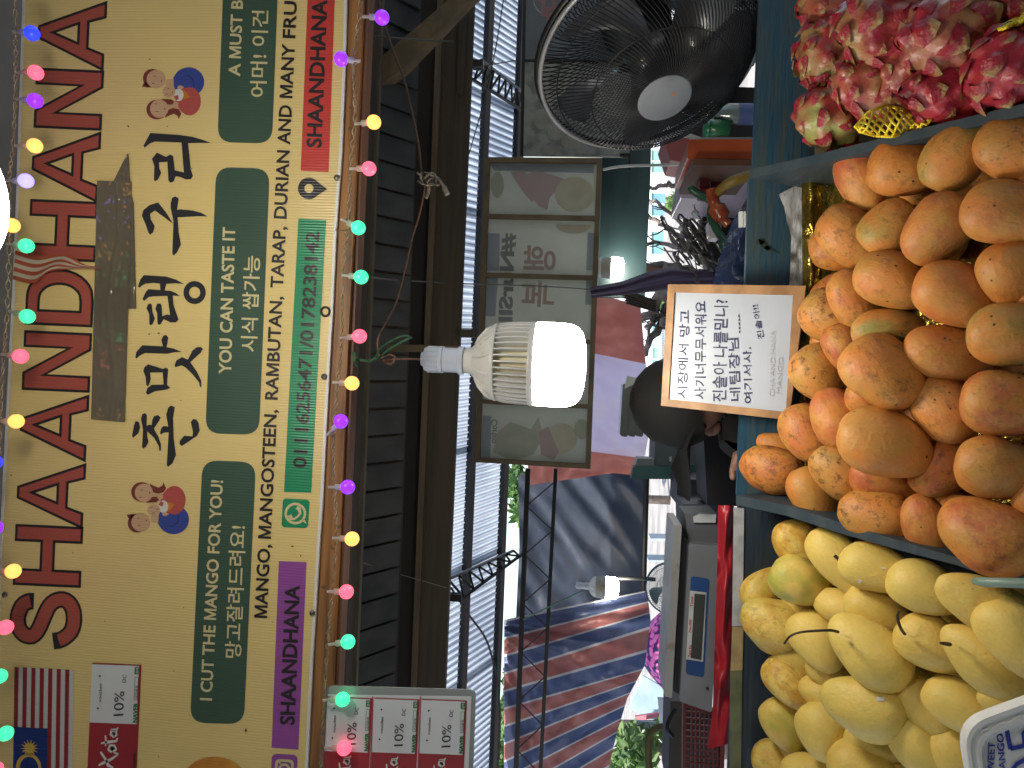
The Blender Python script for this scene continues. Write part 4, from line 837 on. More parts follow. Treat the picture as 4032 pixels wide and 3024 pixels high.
# small fan far off
def fan(name, lab, C0, nv_, Rf, wr, far=False, blades=5):
    t = thing(name, C0, lab, 'fan')
    nv_ = nv_.normalized(); u_ = (Vector((0, 0, 1)) - nv_ * nv_.z).normalized(); w_ = nv_.cross(u_)
    def at(r, a, z): return C0 + (u_ * math.cos(a) + w_ * math.sin(a)) * r + nv_ * z
    NW = 60 if far else 124; hub = Rf * .235; zf = Rf * .5
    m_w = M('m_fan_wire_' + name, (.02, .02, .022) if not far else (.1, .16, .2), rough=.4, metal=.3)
    for nm, sg_, zt, r0 in (('front_guard', 1, zf, hub), ('rear_guard', -1, -Rf * .42, Rf * .3)):
        mb = MB()
        for k in range(NW):
            a0 = 6.2832 * k / NW; P = []
            for i in range(10):
                s_ = i / 9; r = r0 + (Rf - r0) * s_; P.append(at(r, a0 + sg_ * (.62 * s_ ** 1.4), zt * (1 - s_ ** 2.6) if i < 9 else 0))
            mb.tube(P, wr, 3, cap=False)
        g_ = mb.build(nm, m_w, t, True)
        if nm == 'front_guard':
            mb = MB()
            for rr in (Rf * .62, Rf * .88):
                s_ = (rr - r0) / (Rf - r0); mb.tube([at(rr, 6.2832 * i / 48, zt * (1 - s_ ** 2.6) - .002) for i in range(49)], wr * 1.2, 4)
            mb.build('guard_ring', m_w, t, True)
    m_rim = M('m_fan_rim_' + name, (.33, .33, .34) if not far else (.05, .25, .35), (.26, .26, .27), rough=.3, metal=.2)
    mb = MB(); mb.tube([at(Rf, 6.2832 * i / 64, .004) for i in range(65)], Rf * .022, 8, cap=False); mb.build('rim', m_rim, t, True)
    mb = MB(); mb.tube([at(Rf * 1.012, 6.2832 * i / 64, -.013) for i in range(65)], Rf * .032, 6, cap=False); mb.build('clip_band', M('m_fan_black_' + name, (.015, .015, .016), rough=.35), t, True)
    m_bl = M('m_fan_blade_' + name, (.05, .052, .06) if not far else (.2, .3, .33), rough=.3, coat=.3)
    for k in range(blades):
        mb = MB(); A = []
        for i in range(7):
            s_ = i / 6; r = Rf * (.2 + .68 * s_); wd = (.35 + .5 * s_) * (1 if s_ < .9 else .8)
            for j in range(5):
                q = j / 4 - .5; A.append(at(r, 6.2832 * k / blades + .5 * s_ + q * wd * 1.1, .01 + q * -.055 * Rf / .24))
        mb.add(A, [(i * 5 + j, (i + 1) * 5 + j, (i + 1) * 5 + j + 1, i * 5 + j + 1) for i in range(6) for j in range(4)]); mb.build('blade', m_bl, t, True)
    mb = MB(); mb.lathe(C0, nv_, [(-.02, 0), (-.02, Rf * .22), (.03, Rf * .21), (.045, Rf * .12), (.045, 0)], 24); mb.build('spinner', m_bl, t, True)
    mb = MB(); mb.lathe(C0 + nv_ * (zf - .004), nv_, [(0, hub * 1.05), (.004, hub * 1.03), (.006, hub * .97), (.006, 0)], 36); mb.build('badge', M('m_fan_badge_' + name, (.2, .215, .24), (.15, .16, .18), ns=12), t, True)
    if not far:
        mb = MB(); q = C0 + nv_ * (zf + .0022); mb.lathe(at(hub * .35, 3.6, zf + .0015), nv_, [(0, .005), (.001, .005), (.001, 0)], 12); mb.build('badge_mark', M('m_fan_mark', (.35, .16, .08)), t)
    mb = MB(); mb.lathe(C0, nv_, [(-Rf * .42, 0), (-Rf * .42, Rf * .32), (-Rf * .6, Rf * .33), (-Rf * 1.0, Rf * .28), (-Rf * 1.1, Rf * .15), (-Rf * 1.1, 0)], 24); mb.build('motor', M('m_fan_motor_' + name, (.03, .03, .032), rough=.4), t, True)
    q = C0 - nv_ * Rf * .8; mb = MB(); mb.tube([q, q - Vector((0, 0, Rf * 2.8))], .014, 10); mb.build('pole', m_rim, t, True)
    return t
vr = ray(2552, 222).normalized(); pd_ = AX * .36 - BX * .93; pd_ = (pd_ - vr * pd_.dot(vr)).normalized(); nfan = pd_ * math.sin(R(42.4)) - vr * math.cos(R(42.4))
fan('pedestal_fan', 'large black wire guard fan with round grey badge at the upper right of the stall', PD(2558, 236, 1.62), nfan, 440 * 1.62 / F, .0015)
fan('pedestal_fan', 'small distant fan peeping out behind the scale plate', PD(2645, 2318, 3.6), Vector((.1, -1, .05)), 100 * 3.6 / F, .0012, True, 3)

# ------------------------------------------------------------------ sloping crates
def rimD(px, c=0.): return (1.275 + c) / ((px - CX) / F + .53)
def TR(px, py, c=0.): return PD(px, py, rimD(px, c))
e1 = TR(4000, 1500) - TR(3000, 1500); e2 = TR(3000, 1000) - TR(3000, 1500); TN = e1.cross(e2).normalized()
if TN.dot(CAM - TR(3000, 1500)) < 0: TN = -TN
m_bp = M('m_blue_paint', (.012, .062, .11), (.05, .07, .065), ns=5, st=(1.2, 2, 11), rough=.5, bump=.5, bs=14, bd=.003, lo=.38, hi=.68, spk=.0, det=8)
m_bp2 = M('m_navy_paint', (.012, .026, .045), (.03, .04, .045), ns=5, st=(1.2, 2, 11), rough=.55, bump=.5, bs=14, bd=.003, lo=.45, hi=.72, det=8)
m_gp = M('m_greyblue_paint', (.035, .05, .058), (.018, .034, .048), ns=6, st=(1.5, 1.5, 8), rough=.6, bump=.5, bs=18, bd=.003, det=8)
BK = VP(1.5 * math.cos(PITCH) + .04)
def bxx(y): return 2985 - 92 * y / 2400 if y < 2400 else 2893 - 25 * (y - 2400) / 624
def backboard(y0, y1, xo, xb, mat, lab):
    t = thing('crate_back_board', BK.hit(xb, (y0 + y1) / 2), lab, 'board')
    ys = [y0, (y0 + y1) / 2, y1]; mid = .52
    for s0, s1 in ((0, mid), (mid, 1)):
        f = lambda y, s_: (bxx(y) + xo) * (1 - s_) + xb * s_
        mb = MB(); mb.poly([(f(y, s0) + (2 if s0 else 0), y) for y in ys] + [(f(y, s1), y) for y in ys[::-1]], BK, .001 if s0 else 0, .016); mb.build('plank', mat, t)
    return t
backboard(-160, 668, 5, 3330, m_bp, 'blue painted back board behind the dragon fruit')
backboard(700, 1950, -8, 3300, m_bp, 'blue painted back board behind the orange mangoes')
backboard(1986, 3160, 0, 3330, m_bp2, 'dark navy back board behind the yellow mangoes')
def divider(top, bot, lab):
    """rim faces given by upper and lower pixel edges, walls go down into the crate"""
    t = thing('crate_divider', TR(*top[0], .1), lab, 'divider')
    mb = MB(); n = len(top); A = [TR(*p, -.075) for p in top]; B = [TR(*p, -.075) for p in bot]; dpt = TN * -.18
    C_ = [p + dpt for p in A]; D_ = [p + dpt for p in B]
    mb.add(A + B + C_ + D_, [(i, i + 1, n + i + 1, n + i) for i in range(n - 1)] + [(i, i + 1, 2 * n + i + 1, 2 * n + i) for i in range(n - 1)] + [(n + i, n + i + 1, 3 * n + i + 1, 3 * n + i) for i in range(n - 1)] + [(0, n, 3 * n, 2 * n), (n - 1, 2 * n - 1, 4 * n - 1, 3 * n - 1)])
    mb.build('plank', m_gp, t); return t
divider([(2950, 668), (3200, 612), (3600, 512), (4080, 396)], [(2950, 702), (3200, 650), (3600, 552), (4080, 444)], 'blue grey divider plank between the dragon fruit and the orange mangoes')
divider([(2898, 1950), (3100, 1990), (3310, 2058), (3560, 2135), (3770, 2196), (4080, 2276)], [(2898, 1986), (3100, 2032), (3310, 2100), (3560, 2172), (3770, 2226), (4080, 2340)], 'worn blue grey divider plank between the orange and the yellow mangoes')
def floor_(y0, y1, mat, nm, lab, cat, x0=3150, c=.113, disp=None, nx=40, ny=60):
    mb = MB(); mb.smooth = True
    for i in range(nx + 1):
        for j in range(ny + 1):
            x = x0 + (4130 - x0) * i / nx; k = (rimD(4130, c) / rimD(x, c)); a, b2 = y0(x), y1(x); y = a + (b2 - a) * j / ny
            mb.v.append(TR(x, y, c) + TN * (disp(i / nx, j / ny) if disp else 0))
    mb.f = [(i * (ny + 1) + j, (i + 1) * (ny + 1) + j, (i + 1) * (ny + 1) + j + 1, i * (ny + 1) + j + 1) for i in range(nx) for j in range(ny)]; mb.mi = [0] * len(mb.f)
    return tag(mb.build(nm, mat, smooth=True), lab, cat)
d1 = lambda x: 668 - 272 * (x - 2950) / 1130; d2 = lambda x: 1950 + 326 * (x - 2898) / 1182
floor_(lambda x: -160, lambda x: d1(x) + 20, M('m_cardboard', (.3, .21, .12), (.24, .17, .1), ns=12, rough=.9), 'cardboard_liner', 'tan cardboard lining under the dragon fruit', 'liner', x0=3190)
m_foil = M('m_gold_foil', (.5, .36, .07), (.3, .2, .035), ns=9, rough=.22, metal=.9, bump=.9, bs=26, bd=.012)
floor_(lambda x: d1(x) + 30, lambda x: d2(x) + 10, m_foil, 'gold_foil_liner', 'shiny gold foil lining under the orange mangoes', 'liner', x0=3160, c=.108, disp=lambda a, b2: .008 * noise.noise(Vector((a * 9, b2 * 14, 2))) + .012 * max(0, 1 - a * 14))
floor_(lambda x: d2(x) + 30, lambda x: 3200, m_bp2, 'crate_floor', 'dark crate floor under the yellow mangoes', 'crate floor')
# raised foil edge and newspaper
fo = MB(); fo = loft(pl_([(3156, 690), (3160, 1125), (3140, 1660), (3120, 1900)], 60), pl_([(3240, 700), (3235, 1125), (3215, 1660), (3200, 1900)], 60), 8, 1.44, lambda a, b2: -.02 * math.sin(b2 * 3.1) + .012 * noise.noise(Vector((a * 24, b2 * 3, 3))))
tag(fo.build('gold_foil_edge', m_foil, smooth=True), 'folded shiny gold foil edge standing up beside the newspaper', 'liner')
m_news = M('m_newsprint', (.5, .5, .5), (.3, .3, .3), ns=60, st=(1, 1, 6), lo=.5, hi=.62, rough=.85)
nw = MB(); nw = loft(pl_([(3066, 766), (3088, 815), (3100, 880), (3116, 930), (3108, 1130)], 40), pl_([(3200, 695), (3200, 760), (3194, 900), (3184, 1000), (3176, 1130)], 40), 8, 1.475, lambda a, b2: .008 * noise.noise(Vector((a * 8, b2 * 3, 5))))
np_ = tag(nw.build('newspaper', m_news, smooth=True), 'torn sheet of newspaper tucked behind the gold foil', 'newspaper')
sc_ = tag(MB().poly([(3122, 240), (3145, 232), (3150, 262), (3128, 284), (3116, 268)], BK, .003, .001).build('paper_scrap', M('m_scrap', (.5, .45, .35))), 'torn paper scrap stuck on the blue board near the dragon fruit', 'paper')
mb = MB(); mb.poly([(2986, 940), (3010, 950), (3030, 975), (3050, 985), (3075, 1000), (3050, 992), (3020, 985), (2995, 965)], BK, .002); mb.poly(ellp(2995, 952, 16, 12, 10), BK, .002); mb.poly(ellp(3022, 976, 14, 9, 10), BK, .002)
tag(mb.build('paint_chip', M('m_chip', (.02, .04, .02))), 'dark flaked mark on the blue board beside the newspaper', 'mark')
# taped strips on the navy board
for q, c_, nm, lab in (([(2890, 1998), (2930, 2002), (2924, 2466), (2883, 2466)], (.42, .42, .44), 'white_tape', 'patterned white tape strip along the top of the navy board'), ([(2884, 2468), (2927, 2470), (2923, 2639), (2877, 2642)], (.4, .29, .13), 'tan_tape', 'tan tape strip between the white and the green tape on the navy board'), ([(2876, 2644), (2922, 2641), (2917, 3080), (2872, 3080)], (.14, .15, .07), 'green_tape', 'olive green tape strip on the navy board below the tan one')):
    tag(MB().poly(q, BK, .004, .003).build(nm, M('m_' + nm, c_, tuple(x * .7 for x in c_), ns=30, rough=.5, bump=.3, bs=40)), lab, 'tape')

# ------------------------------------------------------------------ whiteboard
wc = [PD(2630, 1119, 1.50), PD(3171, 1125, 1.385), PD(3105, 1652, 1.385), PD(2603, 1597, 1.50)]
WP = Plane(wc[0], (wc[1] - wc[0]).cross(wc[3] - wc[0]))
wb = thing('whiteboard', wc[2], 'small whiteboard in a wooden frame with handwritten Korean, leaning on the mangoes', 'whiteboard')
out = [(2630, 1119), (3173, 1125), (3107, 1654), (2602, 1597)]; inn = [(2656, 1151), (3122, 1161), (3094, 1622), (2632, 1571)]
m_wf = M('m_board_frame', (.36, .19, .075), (.24, .12, .045), ns=6, st=(4, 4, 4), rough=.5, bump=.2, bs=30)
for i in range(4):
    j = (i + 1) % 4; MB().poly([out[i], out[j], inn[j], inn[i]], WP, 0.006, .014).build('frame_bar', m_wf, wb)
MB().poly(inn, WP, 0, .005).build('board_face', M('m_board_white', (.41, .44, .5), (.35, .38, .43), ns=7, rough=.25, lo=.45, hi=.8), wb)
m_mk = M('m_marker', (.012, .012, .07)); m_mg = M('m_marker_faint', (.36, .37, .37))
def WT(s, a, b2, h, **k):
    mb = MB(); text(mb, s, a, b2, h, WP, .0012, hangul=True, jit=3.0, **k); mb.build('handwriting', k.get('mt', m_mk), wb)
WT('시장에서 망고', (2706, 1570), (2718, 1222), 42, bold=.011)
WT('사기너무무서워요', (2780, 1572), (2782, 1186), 46, bold=.011)
WT('진솔아 나를믿니?', (2860, 1582), (2868, 1180), 56, bold=.011)
WT('네팀장님', (2918, 1578), (2908, 1330), 44, bold=.011)
WT('.....', (2916, 1312), (2912, 1238), 6, bold=.02)
WT('여기서사.', (2964, 1588), (2958, 1366), 34, bold=.011)
WT('진솔아!!', (3010, 1332), (2985, 1198), 26, bold=.008)
mb = MB(); text(mb, 'CHA AND HANA', (3050, 1560), (3054, 1300), 20, WP, .0012, bold=0, jit=2); text(mb, 'MANGO', (3076, 1550), (3085, 1408), 20, WP, .0012, bold=0, jit=2); mb.build('faint_writing', m_mg, wb)

# ------------------------------------------------------------------ weighing scale
SC = VP(1.72)
m_scb = M('m_scale_body', (.2, .21, .23), (.15, .155, .17), ns=5, rough=.45); m_st = M('m_scale_plate', (.42, .42, .4), (.25, .17, .1), ns=22, lo=.55, hi=.72, rough=.35, metal=.5)
sc = thing('weighing_scale', SC.hit(2830, 2440), 'grey shop scale with flat steel plate and blue edged display, standing below the daylight gap', 'scale')
MB().poly(rrect([(2713, 2142), (2840, 2149), (2803, 2806), (2676, 2762)], 12), SC, 0, .24).build('body', m_scb, sc)
MB().poly([(2697, 2024), (2822, 2022), (2840, 2152), (2712, 2145)], SC, -.03, .12).build('side_housing', M('m_scale_side', (.1, .105, .12)), sc)
MB().poly([(2730, 2036), (2760, 2024), (2820, 2026), (2818, 2058), (2732, 2058)], SC, -.02, .02).build('corner_wrap', M('m_wrap', (.5, .52, .55), rough=.25), sc)
MB().poly([(2688, 2110), (2714, 2130), (2672, 2735), (2652, 2720)], SC, -.02, .2).build('neck', M('m_scale_dark', (.03, .03, .035)), sc)
pt_ = MB(); A = [SC.hit(x, y, .01) for x, y in ((2656, 2068), (2685, 2070), (2646, 2748), (2617, 2742))]; B = [p + Vector((0, .17, 0)) for p in A]; pt_.hexa(A, B); pt_.build('plate', m_st, sc)
MB().poly(rrect([(2721, 2268), (2794, 2280), (2772, 2668), (2700, 2654)], 14), SC, .001, .004).build('blue_panel', M('m_scale_blue', (.012, .06, .2)), sc)
MB().poly([(2717, 2326), (2782, 2334), (2768, 2606), (2702, 2596)], SC, .003, .004).build('display_frame', M('m_scale_white', (.55, .56, .56)), sc)
MB().poly([(2735, 2338), (2778, 2342), (2761, 2599), (2720, 2590)], SC, .005, .003).build('display', M('m_lcd', (.06, .065, .06), rough=.15), sc)
mb = MB(); text(mb, 'Tare Kg', (2719, 2588), (2723, 2540), 10, SC, .0035, bold=.03); text(mb, 'Price 0000', (2721, 2490), (2724, 2440), 10, SC, .0035, bold=.03); text(mb, 'Total', (2727, 2390), (2730, 2350), 10, SC, .0035, bold=.03); mb.build('printing', M('m_scale_red', (.5, .06, .05)), sc)
mb = MB(); mb.lathe(SC.hit(2785, 2710, 0), SC.n, [(0, .0035), (.002, .0035), (.002, 0)], 10); mb.build('screw', M('m_black_plastic', (.02, .02, .02)), sc)
rc = loft(pl_([(2826, 1990), (2828, 2100), (2806, 2800), (2786, 2950)], 60), pl_([(2890, 1990), (2888, 2300), (2880, 2800), (2882, 2925)], 60), 12, 1.6, lambda a, b2: .012 * noise.noise(Vector((a * 10, b2 * 3, 2))) + .006 * math.sin(a * 20 + b2 * 6) - .02 * math.sin(b2 * 3))
tag(rc.build('red_cloth', M('m_red_cloth', (.42, .02, .03), (.3, .012, .02), ns=8, rough=.4, bump=.3, bs=30), smooth=True), 'shiny red cloth covering the shelf edge under the scale', 'cloth')
bs_ = thing('red_basket', PD(2850, 2900, 1.8), 'dark red plastic basket with slotted side at the lower border beside the red cloth', 'basket')
m_rb = M('m_red_basket', (.16, .012, .015), rough=.4)
BP = VP(1.9)
mb = MB(); mb.poly([(2690, 2770), (2702, 2770), (2698, 3120), (2686, 3120)], BP, .004, .02); mb.poly([(2838, 2812), (2856, 2815), (2850, 3120), (2832, 3120)], BP, .004, .02); mb.poly([(2702, 2770), (2856, 2812), (2854, 2826), (2700, 2786)], BP, .004, .02); mb.build('rim', m_rb, bs_)
MB().poly([(2702, 2775), (2850, 2815), (2850, 3150), (2696, 3150)], VP(2.02), 0, .01).build('dark_backing', M('m_basket_back', (.05, .008, .01)), bs_)  # dark backing added so no daylight shows between the slats
for k in range(7):
    MB().poly([(2722 + k * 17, 2790), (2727 + k * 17, 2790), (2724 + k * 17, 3120), (2719 + k * 17, 3120)], BP, 0, .008).build('slat', m_rb, bs_)
for k in range(14):
    MB().poly([(2702, 2800 + k * 25), (2838, 2812 + k * 25), (2838, 2817 + k * 25), (2702, 2805 + k * 25)], BP, -.002, .006).build('slat', m_rb, bs_)

# ------------------------------------------------------------------ clutter behind the crates
def slab(nm, q, D, th, mat, lab, cat): return tag(MB().poly(q, VP(D), 0, th).build(nm, mat), lab, cat)
m_or = M('m_orange_plastic', (.4, .075, .02), (.3, .05, .015), ns=3, rough=.35)
slab('orange_crate', rrect([(2712, 548), (2985, 548), (2985, 628), (2705, 625)], 10), 2.05, .3, m_or, 'glossy orange red plastic crate standing below the fan', 'crate')
slab('brown_board', [(2728, 626), (2985, 629), (2985, 652), (2728, 650)], 2.0, .3, M('m_brown_b', (.1, .04, .02)), 'dark brown board under the orange crate', 'board')
slab('lavender_bin', rrect([(2708, 600), (2980, 600), (2980, 790), (2678, 780)], 12), 2.5, .3, M('m_lav', (.42, .36, .45), (.36, .3, .38), rough=.4), 'pale lavender plastic bin behind the orange crate', 'bin')
slab('red_sack', [(2610, 540), (2715, 545), (2700, 640), (2640, 630)], 2.7, .2, M('m_red_sack', (.3, .07, .07), rough=.6), 'dull red bundle beside the orange crate under the fan guard', 'bundle')
cb = thing('clear_container', PD(2850, 685, 2.15), 'clear plastic food box lying against the lavender bin', 'container')
MB().poly(rrect([(2778, 660), (2890, 662), (2912, 695), (2784, 735)], 14), VP(2.2), 0, .01).build('rim', M('m_clear_rim', (.55, .5, .5), rough=.3), cb)
MB().poly([(2795, 668), (2878, 670), (2878, 690), (2795, 690)], VP(2.19), 0, .01).build('window', M('m_clear_win', (.4, .5, .62), rough=.15), cb)
slab('maroon_box', rrect([(2757, 686), (2796, 686), (2796, 768), (2755, 760)], 8), 2.12, .08, M('m_maroon', (.13, .02, .03), rough=.35), 'small maroon plastic box beside the clear container', 'box')
slab('maroon_tray', [(2800, 690), (2860, 690), (2870, 740), (2796, 800)], 2.16, .05, M('m_maroon2', (.1, .015, .02), rough=.35), 'dark maroon tray under the clear container', 'tray')
slab('shade_cloth', [(2800, 640), (2990, 640), (2990, 1130), (2800, 1130), (2760, 900)], 2.75, .1, M('m_black_cloth', (.02, .018, .018), rough=.8), 'black cloth hanging behind the clutter next to the blue boards', 'cloth')
tag(MB().tube(catmull([PD(2965, 690, 1.9), PD(2900, 708, 1.9), PD(2850, 735, 1.92), PD(2820, 765, 1.95)], 6), [.014] * 12 + [.012] * 7, 8).build('yellow_handle', M('m_yel_h', (.2, .13, .02), rough=.5), smooth=True), 'dull yellow curved handle pointing at the crate corner', 'handle')  # loose curved tube, shaped as a yellow handle
tag(MB().tube(catmull([PD(2800, 745, 1.95), PD(2812, 800, 1.95), PD(2840, 850, 1.95), PD(2868, 885, 1.95)], 6), [.016] * 8 + [.024] * 6 + [.012] * 5, 10).build('orange_package', M('m_or_pk', (.2, .03, .015), (.3, .08, .03), ns=30, rough=.2, bump=.6, bs=40), smooth=True), 'shiny orange packet next to the yellow handle', 'packet')
tag(MB().tube(catmull([PD(2712, 738, 2.0), PD(2750, 765, 2.0), PD(2800, 795, 1.98), PD(2800, 860, 1.96), PD(2850, 950, 1.94), PD(2868, 990, 1.94)], 6), [.006] * 2 + [.011] * 22 + [.019] * 7, 8).build('green_handle', M('m_gr_h', (.02, .085, .04), (.015, .05, .03), rough=.35), smooth=True), 'dark green curved plastic handle among the clutter', 'handle')  # loose curved tube, shaped as a green handle
slab('white_tub', rrect([(2788, 866), (2842, 880), (2836, 940), (2795, 936)], 12), 2.05, .05, M('m_tub', (.5, .46, .5), rough=.3), 'whitish translucent tub below the green handle', 'tub')
for x, y, r_, c_, lab in ((2738, 842, 16, (.4, .42, .5), 'small pale round lump among the dark twigs'), (2680, 902, 9, (.6, .65, .7), 'tiny white lump among the dark twigs')):
    mb = MB(); mb.ell(PD(x, y, 2.1), Matrix.Diagonal((r_ * 2.1 / F,) * 3), 12); tag(mb.build('pebble_lump', M('m_lump%d' % x, c_), smooth=True), lab, 'lump')
tw = thing('twig_heap', PD(2740, 960, 2.3), 'dark heap of twisted twigs and scraps in front of the daylight', 'twigs')
for k in range(34):
    x, y = rb.gauss(2735, 42), rb.gauss(955, 52); a = rb.uniform(0, 6.28)
    P = catmull([PD(x + 40 * t * math.cos(a + t), y + 40 * t * math.sin(a + t * 1.7), 2.3 + rb.uniform(-.06, .06)) for t in (0, .7, 1.4, 2)], 4)
    mb = MB(); mb.tube(P, rb.uniform(.002, .006), 5); mb.build('twig', M('m_twig', (.14, .13, .13), (.06, .055, .055), ns=20) if k == 0 else bpy.data.materials['m_twig'], tw, True)
# navy plastic bag and clip
m_bag = M('m_navy_bag', (.02, .035, .09), (.035, .05, .12), ns=4, st=(3, 1, 1), rough=.16, bump=.8, bs=16, bd=.02, coat=.3)
bg_ = loft(pl_([(2952, 765), (2885, 870), (2852, 960), (2818, 1060), (2805, 1130)], 40), pl_([(2985, 765), (2985, 1130)], 40), 20, 1.75, lambda a, b2: -.07 * math.sin(min(1, b2 * 1.2) * 2.2) + .018 * noise.noise(Vector((a * 7, b2 * 4, 2))))
tag(bg_.build('navy_plastic_bag', m_bag, smooth=True), 'crinkled navy plastic bag slumped behind the blue board beside the whiteboard', 'bag')
cl = thing('white_clip', PD(2925, 862, 1.56), 'white plastic clip in front of the navy bag', 'clip')
mb = MB(); mb.poly([(2912, 832), (2926, 832), (2926, 892), (2912, 892)], VP(1.56), 0, .012); mb.build('body', m_lw, cl)
mb = MB(); mb.poly([(2930, 832), (2936, 832), (2936, 892), (2930, 892)], VP(1.56), 0, .01); mb.poly([(2940, 836), (2945, 836), (2945, 890), (2940, 890)], VP(1.56), 0, .01); mb.poly([(2926, 856), (2945, 856), (2945, 864), (2926, 864)], VP(1.56), -.001, .008); mb.build('prong', m_lw, cl)
# green lidded jars near the fan base
gj = thing('green_jar', PD(2810, 520, 1.9), 'green lidded plastic jar under the fan guard', 'jar')
mb = MB(); mb.lathe(PD(2872, 505, 1.9), Z, [(0, 0), (0, .02), (.05, .022), (.055, .016), (.055, 0)], 18); mb.build('body', M('m_jar_g', (.03, .16, .07), rough=.3), gj, True)
mb = MB(); mb.lathe(PD(2790, 507, 1.9), Z, [(0, .022), (.012, .022), (.012, 0)], 18); mb.build('lid', M('m_jar_lid', (.03, .2, .1), rough=.3), gj, True)
gb = thing('glass_bottle', PD(2960, 455, 1.9), 'small clear bottle with blue label standing beside the blue board', 'bottle')
mb = MB(); mb.lathe(PD(2975, 450, 1.9), Z, [(0, 0), (0, .026), (.07, .026), (.09, .014), (.105, .014), (.105, 0)], 18); mb.build('body', M('m_glassb', (.2, .25, .25), rough=.08), gb, True)
mb = MB(); mb.lathe(PD(2960, 450, 1.9), Z, [(0, .0268), (.035, .0268)], 18); mb.build('label', M('m_lbl', (.08, .12, .3)), gb, True)
slab('dark_counter', [(2762, -160), (3010, -160), (3010, 110), (2800, 100)], 2.6, .3, M('m_dc', (.035, .035, .045)), 'dark counter corner behind the fan at the top right', 'counter')
slab('brown_post', [(2560, 120), (2990, 150), (2990, 215), (2560, 190)], 2.8, .1, M('m_bpst', (.05, .03, .03)), 'dark brown board seen through the fan guard', 'board')
slab('dark_shelf', [(2560, 330), (2990, 345), (2990, 540), (2760, 540), (2560, 470)], 2.9, .15, M('m_dsh', (.03, .025, .028)), 'dark shelf seen through the lower part of the fan guard', 'shelf')
slab('green_packet', [(2690, 262), (2740, 266), (2740, 310), (2700, 318)], 2.5, .03, M('m_gpk', (.15, .5, .08)), 'bright green packet seen through the fan guard', 'packet')
slab('red_packet', [(2790, 280), (2812, 290), (2800, 320), (2786, 310)], 2.5, .03, M('m_rpk', (.6, .03, .08)), 'tiny red packet seen through the fan guard', 'packet')
# folded purple parasol / cloth
pc = loft(pl_([(2322, 1132), (2450, 1108), (2560, 1068), (2640, 1052), (2700, 1060), (2806, 1062)], 50), pl_([(2330, 1172), (2450, 1162), (2560, 1150), (2640, 1140), (2700, 1128), (2812, 1128)], 50), 14, 2.6, lambda a, b2: -.05 * math.sin(b2 * 3.14) + .012 * math.sin(b2 * 17 + a * 3))
tag(pc.build('purple_parasol', M('m_purple', (.07, .05, .11), (.05, .035, .08), ns=4, rough=.6), smooth=True), 'folded dark purple parasol cloth tied beside the far bulb and the whiteboard', 'parasol')
ca = thing('dark_canopy_ribs', PD(2520, 1190, 3.4), 'dark slanting canopy ribs below the purple parasol', 'ribs')
for k in range(5):
    MB().poly([(2440 + k * 6, 1150 + k * 11), (2470, 1142 + k * 11), (2588, 1184 + k * 9), (2580, 1192 + k * 9)], VP(3.4 + k * .02), 0, .02).build('rib', m_dk, ca)
# clear plastic clamshell boxes, grey box, teal post
m_cl = M('m_clamshell', (.14, .15, .15), (.09, .1, .1), ns=8, rough=.2, bump=.3, bs=20, coat=.3)
cs = thing('clamshell_stack', PD(2540, 1620, 2.6), 'stack of greyish clear plastic food boxes above the dark clothed person', 'food boxes')
for k in range(3):
    MB().poly(rrect([(2452 + k * 30, 1510 + k * 4), (2482 + k * 30, 1512 + k * 4), (2472 + k * 30, 1722), (2440 + k * 30, 1716)], 12), VP(2.6), 0, .16).build('box', m_cl, cs)
MB().poly([(2470, 1480), (2545, 1495), (2535, 1530), (2490, 1516), (2460, 1530)], VP(2.58), 0, .05).build('wrapper', M('m_wrapper', (.5, .52, .5), rough=.3), cs)
gbx = thing('grey_box', PD(2760, 1770, 2.7), 'grey green box with small white lettering next to the teal board', 'box')
MB().poly([(2582, 1690), (2768, 1730), (2756, 1842), (2576, 1840)], VP(2.7), 0, .25).build('body', M('m_greybox', (.1, .13, .14), (.08, .105, .115), rough=.6), gbx)
mb = MB(); text(mb, 'A5K', (2644, 1818), (2645, 1796), 9, VP(2.7), .002, bold=.03); mb.build('lettering', m_lw, gbx)
slab('teal_board', [(2495, 1838), (2900, 1842), (2896, 1888), (2484, 1886)], 2.62, .06, M('m_teal', (.02, .09, .09), rough=.5), 'teal green board edge beside the grey box and the bright gap', 'board')
slab('grey_sheet_edge', [(2510, 1806), (2578, 1808), (2574, 1842), (2500, 1840)], 2.66, .1, M('m_gse', (.2, .24, .26), rough=.4), 'grey plastic sheet edge above the teal board', 'sheet')
slab('black_speaker', [(2668, 1888), (2790, 1888), (2790, 1990), (2664, 1985)], 2.4, .2, M('m_blk_sp', (.03, .028, .05), rough=.5), 'dark box with knobs between the teal board and the scale', 'box')
slab('grey_case', [(2690, 1985), (2835, 1985), (2835, 2120), (2694, 2110)], 2.2, .2, M('m_grey_case', (.06, .065, .1), rough=.5), 'grey blue case right beside the corner of the scale', 'case')
slab('dark_case', [(2764, 1600), (2990, 1600), (2980, 1995), (2785, 1990)], 2.1, .2, M('m_dark_case', (.025, .022, .028), rough=.5), 'black case behind the crate board near the dark clothed person', 'case')
